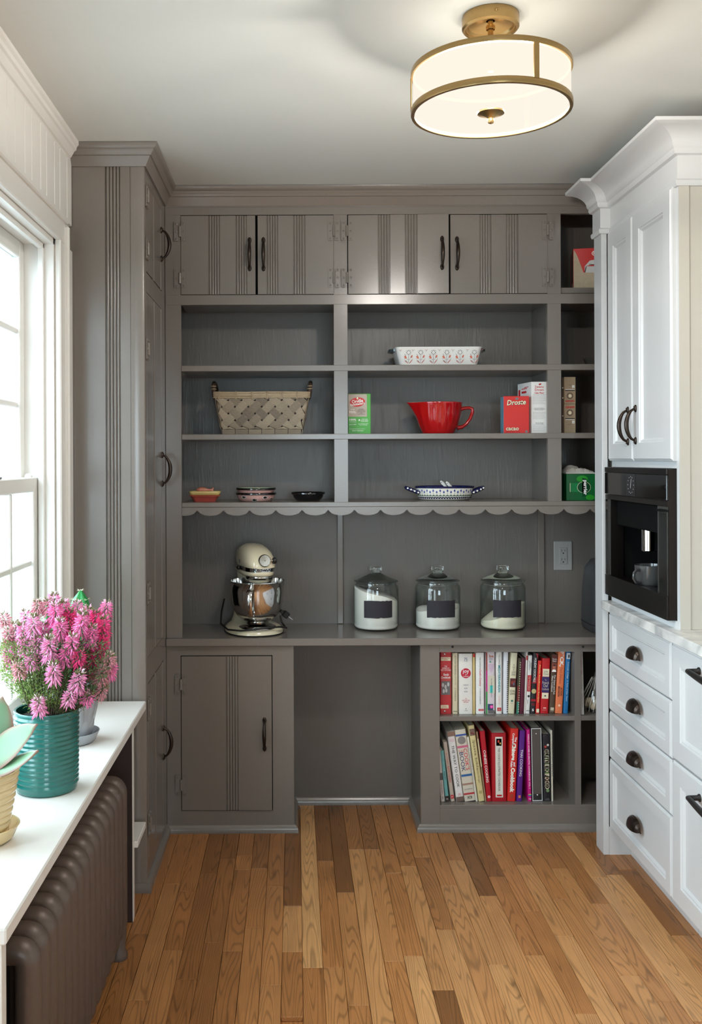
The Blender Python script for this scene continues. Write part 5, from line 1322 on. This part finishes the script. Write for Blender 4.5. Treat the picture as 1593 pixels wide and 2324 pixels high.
# ---------------------------------------------------------------- goods in the right-hand bay
t,w,h=carton('pasta_machine_box','red boxed pasta machine on the top open shelf by the white crown','box',1302,1372,563,657,3.735,.16,mat('carton_red2',(200,26,20),.4),rotz=0,zsurf=BZ3)
t.rotation_euler=(0,0,-.22)
TANP=mat('print_pasta',(186,166,138),.5,scale=60,var=.25)
printed(t,TANP,[[(-w/2+.001,.001),(w/2,.001),(w/2,h*.52),(-w*.18,h*.42),(-w*.36,h*.80),(-w*.44,h*.93),(-w/2+.001,h*.97)]])
printed(t,mat('print_chrome',(206,204,200),.35),[[(-w*.14,h*.42),(w/2,h*.40),(w/2,h*.55),(-w*.14,h*.57)],[(-w*.14,h*.57),(w*.02,h*.70),(w/2,h*.74),(w/2,h*.62),(w*.0,h*.59)]],-.0009)
printed(t,KPR,[[(-w*.15,h*.42),(-w*.12,h*.42),(-w*.08,h*.56),(-w*.11,h*.56)],[(-w*.0,h*.60),(w/2,h*.57),(w/2,h*.59),(w*.0,h*.615)]],-.0012)
printed(t,WPR,[disc(w*.33,h*.87,w*.25,h*.085,24)],-.0007);printed(t,mat('carton_red2',(0,0,0)),[disc(w*.33,h*.87,w*.23,h*.073,24)],-.0010);text(t,'imperia',w*.34,h*.87,w*.42,h*.085,WPR,-.0013,bold=.02)
b=MB();b.add([(-w/2-.0006,y,z) for y,z in ((.012,h*.25),(.012,h*.92),(.10,h*.92),(.10,h*.25))],[(0,1,2,3)]);b.build('print',GPR,t,world=False,smooth=None,fixn=False)
b=MB();b.add([(-w/2-.0009,y,z) for y,z in ((.012,h*.06),(.012,h*.20),(.07,h*.20),(.07,h*.06))],[(0,1,2,3)]);b.build('barcode',WPR,t,world=False,smooth=None,fixn=False)
# small glass on the next shelf
x_,_=at(1352,815,3.82);t=thing('glass_bowl','small clear glass bowl on the shelf behind the white post','bowl',(x_,3.83,A_));b=MB();b.lathe([(.002,.001),(.025,.001),(.035,.010),(.046,.036),(.048,.038),(.045,.037),(.033,.012),(.002,.005)],(0,0,0),32);b.build('bowl',JARG,t,world=False,smooth=60)
# kraft cartons
KR=mat('kraft_card',(158,138,112),.7,scale=40,var=.06);BLK=mat('print_brown',(70,50,40),.6)
def velv(py0,py1,zs,label,flip,px0=1280,px1=1306.5):
    t,w,h=carton('food_carton',label,'carton',px0,px1,py0,py1,3.72,.16,KR,zsurf=zs)
    f=(lambda z:h*(1-z)) if flip else (lambda z:h*z)
    rot=180 if flip else 0
    text(t,'Velveeta',0,f(.90),w*.78,h*.085,RPR,rot=rot+4,shear=.2,bold=.03)
    printed(t,BLK,[disc(0,f(.70),w*.27,w*.27,24)]);printed(t,KR,[disc(0,f(.70),w*.21,w*.21,20)],-.0008);printed(t,CPR,[disc(0,f(.70),w*.13,w*.15,8)],-.0012)
    printed(t,KPR,[rect(-w*.42,w*.42,f(.50)-.0016,f(.50)+.0016)]);printed(t,WPR,[rect(-w*.40,w*.40,f(.465)-.001,f(.465)+.001),rect(w*.18,w*.40,f(.37)-.004,f(.37)+.006)])
    text(t,'2% MILK',w*.29,f(.375),w*.18,h*.04,KPR,-.0008,rot=rot);text(t,'SHELLS',0,f(.30),w*.28,h*.02,KPR,rot=rot)
    return t,w,h
t,w,h=velv(917,981,B_,'kraft cardboard food carton at the bottom of a stack of two',False)
velv(855.5,917,B_+h+.0003,'kraft cardboard food carton lying upside down on another',True)
t,w,h=carton('food_carton','narrow dark patterned carton squeezed beside the kraft cartons','carton',1275,1279.5,856,981,3.73,.15,mat('carton_brown',(92,66,54),.6,scale=120,var=.5),zsurf=B_)
printed(t,CPR,[rect(-w*.4,w*.4,h*z,h*z+.004) for z in (.3,.62,.8)])
# water carton with folded paper on top
GRN=mat('carton_darkgreen',(14,92,44),.35,scale=14,var=.35)
t,w,h=carton('water_carton','dark green sparkling water carton on the scalloped shelf','carton',1285,1372,1076,1140,3.71,.17,GRN,zsurf=C_)
g=w/87
printed(t,mat('print_brightgreen',(40,140,40),.35,scale=40,var=.2),[disc(-w/2+g*36,h*.82,g*13,h*.12,16),disc(-w/2+g*54,h*.12,g*10,h*.10,16)])
printed(t,mat('print_glassgreen',(24,122,66),.3),[rect(-w/2+g*9,-w/2+g*30,h*.33,h*.66)],-.0005);printed(t,CPR,[rect(-w/2+g*8,-w/2+g*9.2,h*.33,h*.66)],-.0008)
printed(t,CPR,[disc(-w/2+g*40,h*.50,g*15.5,h*.215,28)],-.0007);printed(t,mat('print_deepgreen',(8,66,34),.35),[disc(-w/2+g*40,h*.50,g*14.8,h*.205,28),[(-w/2+g*36,h*.86),(-w/2+g*46,h*.82),(-w/2+g*46,h*.17),(-w/2+g*36,h*.14)]],-.001)
text(t,'perrier',-w/2+g*42,h*.49,h*.56,g*11,WPR,-.0014,rot=-90,bold=.03)
b=MB();rp=random.Random(4);pb=thing('paper_bag','crumpled pale paper bag lying folded on the green carton','bag',(t.location.x-.012,3.725,C_+h+.0008))
nx,ny=14,6;V=[]
for lay in (0,1):
    for i in range(nx+1):
        for j in range(ny+1):
            u=i/nx-.5;v=j/ny;edge=(1-abs(2*u)**4)*(1-abs(2*v-1)**4)
            hh=(.004+.024*edge*(.75-.5*u)+rp.uniform(-.0028,.0028)*edge+(.008 if -.35<u<.1 and .5<v else 0)*edge) if lay else 0
            V.append((u*.115+rp.uniform(-.001,.001),v*.12-.004*lay*edge,.0004+hh))
n1=(nx+1)*(ny+1);Fc=[]
for i in range(nx):
    for j in range(ny):
        q=i*(ny+1)+j;Fc+=[(q,q+1,q+ny+2,q+ny+1),(n1+q,n1+q+ny+1,n1+q+ny+2,n1+q+1)]
for i in range(nx):
    q=i*(ny+1);Fc+=[(q,q+ny+1,n1+q+ny+1,n1+q),(q+ny,n1+q+ny,n1+q+2*ny+1,q+2*ny+1)]
for j in range(ny):
    q=j;Fc+=[(q,n1+q,n1+q+1,q+1)];q=nx*(ny+1)+j;Fc+=[(q,q+1,n1+q+1,n1+q)]
b.add(V,Fc);b.build('paper',mat('pale_paper',(206,202,194),.7,bump=.2,scale=40,var=.08),pb,world=False,smooth=None)
# ---------------------------------------------------------------- cookbooks
YB=3.705
def bmat(rgb,name=None): return mat('cloth_%d_%d_%d'%rgb,rgb,.42,scale=40,var=.05)
def book(label,bx,tx,top,bot,rgb,shelf,group,depth=.19,y=YB,pages=True,rows=(),name='cookbook',spine_round=.25):
    """bx/tx = pixel edges of the spine at its foot and head"""
    cb,ct=(bx[0]+bx[1])/2,(tx[0]+tx[1])/2
    ang=math.atan2(ct-cb,bot-top)
    w=((bx[1]-bx[0])+(tx[1]-tx[0]))/2*math.cos(ang)*y/F;h=math.hypot(ct-cb,bot-top)*y/F
    x=at(cb,bot,y)[0]
    t=thing(name,label,'book',(x,y,shelf+.0004+w/2*abs(math.sin(ang))),0,group,roty=ang)
    m=bmat(rgb);k=min(.005,w*spine_round);e=.0018 if w>.008 else w*.22
    outer=[(-w/2,depth),(-w/2,k)]+[(-w/2+k*(1-math.cos(R(a))),k*(1-math.sin(R(a)))) for a in (30,60)]+[(-w/2+k,0),(w/2-k,0)]+[(w/2-k*(1-math.cos(R(a))),k*(1-math.sin(R(a)))) for a in (60,30)]+[(w/2,k),(w/2,depth)]
    poly=outer+[(w/2-e,depth),(w/2-e,e+.004),(-w/2+e,e+.004),(-w/2+e,depth)]
    MB().prism(poly,'z',0,h).build('cover',m,t,smooth=50,world=False)
    MB().box(-w/2+e,w/2-e,e+.004,depth-.004,.003,h-.004).build('pages',PAPER,t,smooth=None,world=False)
    for r in rows:
        if r[0]=='t':      # text: string, along-spine centre (0 foot..1 head), length frac of h, height frac of w, colour, extra
            _,s,c,L,H,cm=r[:6];ex=r[6] if len(r)>6 else {}
            text(t,s,w*ex.get('dx',0),h*c,h*L,w*H,cm,-.0010,rot=-90,shear=ex.get('shear',0),bold=ex.get('bold',.0))
        elif r[0]=='h':    # horizontal text
            _,s,c,L,H,cm=r[:6];ex=r[6] if len(r)>6 else {}
            text(t,s,w*ex.get('dx',0),h*c,w*L,h*H,cm,-.0010,shear=ex.get('shear',0),bold=ex.get('bold',.0))
        elif r[0]=='b':    # band z0,z1, width frac, colour
            _,z0,z1,wf,cm=r[:5];dx=r[5] if len(r)>5 else 0
            printed(t,cm,[rect(w*dx-w*wf/2,w*dx+w*wf/2,h*z0,h*z1)],-.0005-(.0002 if len(r)>6 else 0))
        elif r[0]=='c':    # disc centre, radius frac of w
            _,c,rf_,cm=r[:4];dx=r[4] if len(r)>4 else 0
            printed(t,cm,[disc(w*dx,h*c,w*rf_,n=24)],-.0008)
    return t,w,h
P=lambda *c:mat('ink_%d_%d_%d'%c,c,.45)
WH,BK,RD_,NV=P(240,238,234),P(34,32,34),P(196,34,40),P(44,52,104)
UG='cookbooks on the upper bookcase shelf';LG='cookbooks on the lower bookcase shelf'
U=lambda *a,**k:book(*a,shelf=S1,group=UG,**k)
def U(label,bx,tx,top,bot,rgb,rows=(),**k): return book(label,bx,tx,top,bot,rgb,S1,UG,rows=rows,**k)
def Lb(label,bx,tx,top,bot,rgb,rows=(),**k): return book(label,bx,tx,top,bot,rgb,S0,LG,rows=rows,**k)
t,w,h=U('red ring-bound cookbook with silver rivets and a group photo on the spine',(999,1024),(999,1025),1481.5,1622,(196,52,58),[('b',.86,.92,.86,CPR),('h','NEW HEAVYDUTY\nEDITION',.89,.74,.045,RD_),('h',"THE\nAMERICA'S\nTEST KITCHEN",.74,.9,.085,WH),('h','Family\nCookbook',.615,.84,.085,WH,{'shear':.25,'bold':.02}),('h','REVISED EDITION',.55,.8,.014,P(240,170,160)),('b',.31,.53,.80,P(112,108,108)),('b',.09,.145,.70,CPR,-.1),('h',"America's\nTEST KITCHEN",.118,.52,.036,RD_,{'dx':-.1})])
b=MB()
for c,z in ((-.25,.47),(-.02,.44),(.22,.48),(.05,.38),(-.18,.37)):b.flat(disc(w*c,h*z,w*.10,h*.035,10),-.0009)
b.build('photo_print',P(196,192,190),t,world=False,smooth=None,fixn=False)
for z in (.968,.045):
    b=MB();b.ball((-.004,-.0008,h*z),.0042,.0022,.0042,seg=12,rin=8);b.build('rivet',STEEL,t,world=False,smooth=60)
U('slim cream cookbook with widely spaced black capitals',(1027,1039),(1027.5,1039.5),1481.5,1620,(214,200,168),[('t','ANTHONY BOURDAIN',.80,.32,.22,BK),('t','APPETITES',.55,.16,.2,P(150,130,110)),('t','A COOKBOOK',.32,.22,.22,BK),('h','ecco',.045,.7,.014,BK,{'bold':.03})])
t,w,h=U('thick white cookbook with a round red emblem on its spine',(1042,1073),(1041.5,1073),1484,1621,(228,222,214),[('h','75',.905,.24,.048,NV),('h','ANNIVERSARY',.87,.3,.008,NV),('c',.675,.36,P(190,18,48)),('h','joy',.70,.46,.085,WH,{'bold':.01}),('h','OF\nCOOKING',.635,.4,.045,WH),('h','ROMBAUER\n+\nBECKER\n+\nBECKER',.425,.36,.13,P(110,104,130)),('h','THE\nNEW YORK TIMES\nBESTSELLER',.225,.56,.075,P(196,60,76)),('h','SCRIBNER',.055,.26,.012,BK),('c',.085,.03,BK)])
U('very thin tan book with a red top corner',(1073.8,1078.5),(1073.8,1078.5),1482,1619,(206,182,122),[('b',.94,.995,.95,RD_)],pages=True)
U('white cookbook with red script title and a red foot label',(1080.5,1099),(1080,1099.5),1483,1622,(232,230,226),[('t','THE COMPLETE',.83,.19,.14,BK),('t',"Cook's Country",.59,.28,.26,P(190,30,52),{'shear':.25,'bold':.02}),('t','TV SHOW COOKBOOK',.29,.26,.14,BK),('b',.05,.08,.6,RD_,.1),('h','COOK',.065,.4,.012,WH,{'dx':.1})])
t,w,h=U('white illustrated cookbook with a pink badge and green-edged cover',(1103,1123),(1103,1123.5),1481.5,1622,(214,202,206),[('b',.001,.36,.16,P(30,140,52),-.42),('b',.36,.70,.16,P(190,20,120),-.42),('b',.70,.995,.16,P(146,54,36),-.42),('h','Isa',.935,.5,.045,P(176,96,50),{'dx':.1,'bold':.02}),('h','Does',.89,.36,.03,P(60,90,130),{'dx':.05}),('h','it',.845,.22,.04,P(30,150,120),{'dx':.0,'bold':.02}),('h','AMAZINGLY EASY\nWILDLY DELICIOUS\nVEGAN RECIPES\nFOR EVERY\nDAY',.74,.66,.13,P(190,130,190),{'dx':.08}),('b',.33,.62,.74,P(206,200,180),.1),('b',.34,.46,.3,P(70,200,196),.1,1),('t','ISA CHANDRA MOSKOWITZ',.42,.30,.10,BK,{'dx':.12}),('b',.06,.16,.60,P(40,70,100),.0),('b',.005,.06,.74,P(104,98,96),.1),('c',.115,.19,P(236,40,160),.12)])
text(t,'V',w*.12,h*.115,w*.2,h*.025,WH,-.0012)
U('white cookbook with bold teal vertical capitals',(1126,1139.5),(1126.5,1140),1480.5,1621,(228,224,218),[('t','THE COMPLETE',.87,.18,.22,GPR),('t','MEDITERRANEAN',.565,.43,.40,P(20,140,150),{'bold':.02}),('t','COOKBOOK',.22,.14,.2,P(220,150,150)),('b',.045,.10,.66,RD_),('h','BEST\nKITCHEN',.072,.36,.03,WH)])
t,w,h=U('white spiral-bound booklet with a black comb edge',(1143,1152),(1143.5,1155),1481,1622,(222,222,226),[])
b=MB()
for k in range(26):b.flat(rect(w*.18,w*.46,h*(.03+k*.032),h*(.043+k*.032)),-.0012)
b.build('comb_binding',BK,t,world=False,smooth=None,fixn=False)
t,w,h=U('tall ivory cookbook with a small food photo mid spine',(1153,1167.5),(1160.5,1175.5),1483,1621,(216,208,178),[('h','THE\nTASTE\nOF\nCOUNTRY\nCOOKING',.72,.66,.19,P(90,84,70)),('b',.435,.58,.90,P(78,30,30)),('h','EDNA\nLEWIS',.35,.76,.08,P(80,74,64)),('c',.21,.17,P(60,120,110)),('h','KNOPF',.17,.4,.012,GPR)])
printed(t,P(150,50,40),[disc(-w*.1,h*.51,w*.2,h*.03,10),disc(w*.2,h*.53,w*.12,h*.02,10)],-.0009);printed(t,P(96,96,112),[disc(w*.12,h*.49,w*.14,h*.028,10)],-.0011)
t,w,h=U('comb-bound book with mottled green and red edges',(1170.5,1178),(1176.5,1183.5),1496,1622,(58,44,34),[('b',.0,.22,.7,P(46,130,110)),('b',.22,.5,.7,P(120,30,30)),('b',.5,.97,.7,P(60,60,36))])
b=MB()
for k in range(22):b.flat(rect(w*.1,w*.42,h*(.03+k*.042),h*(.05+k*.042)),-.0012)
b.build('comb_binding',P(190,176,150),t,world=False,smooth=None,fixn=False)
U('plain dark maroon cookbook',(1179,1189),(1184,1193.5),1498,1624,(84,14,40),[])
U('very thin white booklet with a red tag at its head',(1189.6,1192.4),(1194.5,1199),1480.5,1622,(216,208,200),[('b',.86,.93,.8,RD_)])
U('white spine with a red block title and black sketches',(1193,1202),(1200,1209),1490,1622,(222,218,214),[('t','FERGUS\nHENDERSON',.83,.16,.6,BK),('b',.38,.66,.96,P(176,26,36)),('t','THE WHOLE BEAST',.52,.25,.42,P(230,190,180)),('c',.30,.3,BK),('b',.17,.24,.1,BK,-.2),('h','ecco',.05,.8,.014,BK,{'bold':.03})])
t,w,h=U('black holiday drinks book with a large gold disc on the spine',(1202.5,1215),(1211,1222),1485,1622,(30,28,34),[('t','HOLIDAY COCKTAILS',.72,.40,.42,WH,{'bold':.01}),('c',.37,.46,P(190,172,118)),('h','Jessica\nStrand',.155,.7,.04,RD_),('h','S',.06,.34,.04,WH,{'bold':.03})])
printed(t,P(150,22,34),[[(w*.0,h*.995),(w*.49,h*.995),(w*.49,h*.90)],[(-w*.49,h*.50),(w*.49,h*.50),(w*.49,h*.62)],[(-w*.49,h*.24),(w*.49,h*.24),(w*.49,h*.20),(-w*.49,h*.20)]],-.0005)
U('slim bright red cookbook with yellow title lettering',(1215.5,1224),(1222,1230),1502,1622,(214,44,36),[('t','Alaska Roadhouse Recipes',.57,.72,.44,P(236,206,120),{'bold':.02}),('b',.02,.09,.8,CPR)])
U('thick red cookbook with navy and cream label panels',(1226.5,1244.5),(1231,1250),1496,1621,(186,20,28),[('b',.67,.81,.78,CPR),('h','Julia\nChild',.74,.6,.09,P(70,70,90)),('b',.38,.665,.92,P(48,36,92)),('h','The',.61,.22,.03,P(196,180,160)),('h','French',.56,.78,.05,P(216,204,180)),('h','Chef',.505,.56,.05,P(216,204,180)),('h','Cookbook',.445,.84,.04,P(206,190,170)),('b',.27,.375,.80,CPR),('h','+',.32,.24,.035,BK,{'bold':.05}),('h','KNOPF',.065,.5,.014,P(240,180,170)),('b',.09,.11,.36,P(240,180,170))])
t,w,h=U('brown cookbook with a portrait photo and white vertical title',(1246.5,1258.5),(1253,1266),1487,1621,(82,62,48),[('b',.86,.995,.96,P(96,38,28)),('h','Timothy\nManion',.905,.84,.06,WH),('b',.70,.85,.92,P(128,60,46)),('t','The Game and Fish',.49,.33,.3,WH,{'dx':.2}),('t','Menu Cookbook',.50,.27,.3,WH,{'dx':-.22}),('b',.055,.10,.6,CPR),('h','RN',.078,.44,.03,BK),('h','DELMAR',.04,.6,.010,CPR)])
printed(t,P(176,110,84),[disc(0,h*.785,w*.26,h*.038,14)],-.0009);printed(t,P(50,30,26),[disc(0,h*.815,w*.25,h*.014,12)],-.0011);printed(t,WH,[[(-w*.4,h*.705),(w*.4,h*.705),(w*.26,h*.745),(-w*.26,h*.745)]],-.0009)
U('orange cookbook with large white capitals near its head',(1259.5,1276.5),(1268,1284.5),1480.5,1624,(226,120,76),[('t','F*CK,',.86,.24,.62,WH,{'bold':.03}),('t',"That's Delicious",.60,.26,.34,P(170,80,44),{'shear':.2}),('t','ACTION\nBRONSON',.345,.16,.62,P(60,28,18),{'bold':.02}),('c',.125,.16,P(240,200,170))])
U('blue cookbook with white italic title lettering',(1278.5,1289.5),(1285.5,1296.5),1480.5,1624,(24,104,158),[('b',.86,.955,.76,P(206,210,212)),('b',.88,.93,.3,BK,.1,1),('t','Colorado Collage  A Taste of Our Town',.505,.62,.36,P(220,228,232),{'shear':.25})])
U('slim pale grey book standing alone past the divider',(1317.5,1326.5),(1314.5,1323.5),1482,1628,(206,202,196),[('t','GWYNETH PALTROW',.77,.32,.34,P(170,90,90)),('t','My Father’s Daughter',.48,.22,.26,GPR),('t','Delicious Recipes Celebrating\nFamily and Togetherness',.22,.22,.4,GPR)],y=3.69)
# netted bag beyond the divider
x_,_=at(1352,1580,3.74);t=thing('netted_bag','clear bag of bulbs in white netting beside the slim grey book','bag',(x_,3.745,S1))
b=MB();rb=random.Random(8)
for i in range(26):
    b.ball((rb.uniform(-.034,.034),rb.uniform(-.03,.03),.016+rb.uniform(0,.028)),.012,.011,.013,seg=8,rin=6)
b.build('bulbs',mat('bulb_skin',(206,192,164),.5,scale=60,var=.12),t,world=False,smooth=60)['kind']='stuff'
b=MB();b.lathe([(.02,.001),(.044,.004),(.050,.03),(.046,.06),(.030,.095),(.012,.13),(.004,.15)],(0,0,0),24);b.build('bag_film',glass_mat('bag_film',(.93,.92,.90),.15,.10),t,world=False,smooth=60)
b=MB()
for k in range(18):
    a=2*math.pi*k/18;b.tube([((r+.001)*math.cos(a+z*5),(r+.001)*math.sin(a+z*5),z) for r,z in ((.044,.004),(.050,.03),(.046,.06),(.030,.095),(.012,.13))],.0006,4)
b.build('netting',WH,t,world=False,smooth=None)

# lower shelf
t,w,h=Lb('thin pale pink paperback at the leaning end of the lower row',(1000,1010.5),(992,999.5),1703,1819,(212,198,192),[('b',.42,.56,.9,P(104,98,98)),('t','ENTERTAINING\nCOOKBOOK',.27,.24,.42,GPR),('h','Z',.075,.4,.04,BK)])
Lb('teal spine with a dark brown foot band',(1011.5,1019.5),(999.5,1007.5),1703,1818,(116,176,176),[('b',.0,.11,.99,P(54,36,30)),('t','tapas',.52,.16,.4,P(60,50,50)),('h','w',.05,.5,.025,WH)])
Lb('slim beige book with small red vertical title',(1023,1032.5),(1006,1014.5),1681,1816,(190,174,160),[('t','ALL-TIME BEST',.72,.2,.3,P(200,80,70)),('t','APPETIZERS',.46,.28,.44,P(190,50,46)),('b',.05,.11,.8,RD_),('h','BEST',.08,.5,.02,WH)])
Lb('white cookbook with brown head and foot bands',(1036,1053.5),(1015,1031),1659,1817,(226,220,216),[('b',.93,.999,.99,P(134,104,88)),('b',.0,.065,.99,P(112,90,80)),('h','JULIA\nCHILD',.875,.66,.04,P(220,150,170)),('t','THE WAY TO COOK',.50,.60,.36,BK),('h','Julia\nCHILD',.10,.5,.035,P(200,80,90))])
t,w,h=Lb('thick cream cookbook with coloured stripes and a grey sphere',(1054.5,1079.5),(1032,1057.5),1655,1817,(208,198,180),[('b',.91,.935,.98,P(54,84,150)),('b',.745,.775,.98,P(204,100,130)),('c',.85,.36,P(134,126,122)),('h','THE',.70,.4,.025,P(200,90,90),{'dx':-.24}),('t',"COOK'S",.58,.30,.36,P(206,34,62),{'dx':.2}),('t','BOOK',.55,.27,.36,NV,{'dx':-.2}),('b',.345,.375,.98,P(44,96,150)),('b',.225,.25,.98,P(160,124,106)),('h','JILL NORMAN',.165,.74,.022,GPR),('b',.09,.115,.98,P(180,54,60)),('b',.03,.07,.42,P(80,78,76)),('h','DK',.05,.34,.034,CPR)])
Lb('very thin white booklet with small black vertical lettering',(1080.2,1084.2),(1060,1065),1669,1815,(216,210,196),[('t','JAPANESE CUISINE for everyone',.58,.5,.5,BK)])
t,w,h=Lb('pale yellow cookbook with a photo block at its head',(1086.5,1100),(1063,1077),1645,1817,(212,196,142),[('b',.865,.955,.86,P(122,96,84)),('h','The',.80,.5,.02,P(120,100,70)),('t','pasta bible',.595,.38,.46,P(96,78,52)),('t','Jeni Wright',.32,.16,.30,P(110,92,62)),('b',.10,.14,.5,P(178,158,106))])
printed(t,P(120,40,40),[disc(-w*.1,h*.90,w*.14,h*.014,8),disc(w*.2,h*.89,w*.12,h*.012,8)],-.0009)
Lb('thin tattered multicoloured booklet beside the yellow spine',(1101,1104),(1081,1085),1659,1817,(150,120,92),[('b',.5,.9,.8,P(206,190,150))])
Lb('crimson cookbook with white small-capital title, leaning',(1105.5,1116),(1088.5,1102),1657,1816,(176,14,34),[('t','CHINESE COOKING',.50,.46,.46,WH,{'bold':.01}),('c',.065,.26,P(236,200,204))])
t,w,h=Lb('wide red ring binder with a white title strip',(1118,1148.5),(1114.5,1150.5),1662,1817,(168,16,30),[('b',.06,.945,.50,P(222,218,206)),('b',.815,.92,.37,P(52,30,28)),('t',"THE COOK'S ILLUSTRATED COOKBOOK",.47,.64,.15,BK),('b',.075,.10,.34,RD_,0,1)])
printed(t,P(206,66,56),[disc(-w*.03,h*.88,w*.06,h*.022,8)],-.0009);printed(t,P(230,180,90),[disc(w*.09,h*.85,w*.05,h*.016,8)],-.0009)
Lb('scarlet cookbook with puffy white outlined lettering',(1151.5,1169.5),(1159,1178.5),1652,1817,(206,36,28),[('t','The\nComplete',.85,.17,.62,WH,{'bold':.03}),('t','Chinese',.68,.24,.50,P(244,236,224),{'bold':.06}),('t','and\nAsian',.51,.09,.62,WH,{'bold':.03}),('t','Cookbook',.29,.34,.52,P(244,236,224),{'bold':.06}),('b',.04,.10,.4,P(170,60,40))])
Lb('purple cookbook with white small-capital title',(1172,1184.5),(1180.5,1193.5),1658,1818,(86,22,124),[('t','THAI COOKING',.545,.38,.44,WH,{'bold':.005}),('b',.045,.085,.4,P(220,120,80))])
t,w,h=Lb('slim magenta book with a rainbow mark at its foot',(1198.5,1206.5),(1195.5,1203.5),1653,1816,(196,18,120),[('t','WESLO’S HOME-O-EROTIC COOKBOOK VOL. I',.56,.76,.42,P(244,216,230),{'bold':.02}),('b',.075,.084,.86,P(60,90,190)),('b',.084,.093,.86,P(40,160,140)),('b',.093,.102,.86,P(236,200,60)),('h','wp',.03,.7,.025,WH)])
t,w,h=Lb('black ring binder with white edges and silver rivets',(1208,1231.5),(1205.5,1228.5),1653,1820,(38,36,36),[('b',.10,.985,.80,P(84,76,70)),('b',.012,.988,.07,P(206,206,204),-.46),('b',.012,.988,.07,P(206,206,204),.46),('b',.982,.995,.97,P(206,206,204),0,1),('b',.004,.016,.97,P(206,206,204),0,1)])
for z in (.915,.085):
    b=MB();b.ball((0,-.001,h*z),.0036,.002,.0036,seg=12,rin=8);b.build('rivet',STEEL,t,world=False,smooth=60)
t,w,h=Lb('black cookbook with green and red cartoon-style lettering',(1233,1251.5),(1231.5,1249.5),1668,1820,(24,20,26),[('t','CUTE EKI FOOD',.48,.60,.56,P(196,186,160),{'bold':.10}),('t','CUTE EKI',.595,.36,.44,P(70,110,44),{'bold':.04}),('t','FOOD',.285,.18,.44,P(140,52,42),{'bold':.04}),('c',.815,.15,P(180,60,56),-.15),('c',.84,.14,P(206,200,186),.15),('c',.16,.2,P(110,140,90),.05),('h','THE\nPRESS',.03,.5,.03,GPR)])
Lb('very thin white booklet standing at the end of the row',(1252.2,1255.5),(1250,1254),1657,1818,(206,198,180),[('t','COMMUNITY RECIPES',.6,.5,.5,GPR)])
# ---------------------------------------------------------------- unseen kitchen side: downlights added for fill
for (x,y) in ((.1,.4),(1.0,.4),(.1,-1.2),(1.0,-1.2)):
    t=thing('fill_downlight','unseen downlight added for fill in the kitchen ceiling','ceiling light',(x,y,CEIL),group='added fill downlights')
    b=MB();b.lathe([(.075,-.001),(.078,-.004),(.070,-.006),(.058,-.003)],(0,0,0),32);b.build('trim_ring',WHITE,t,world=False)
    b=MB();b.lathe([(.058,-.003),(.002,-.0035)],(0,0,0),32);b.build('lens',emit_mat('fill_light_lens',(255,240,220),2.5),t,world=False)
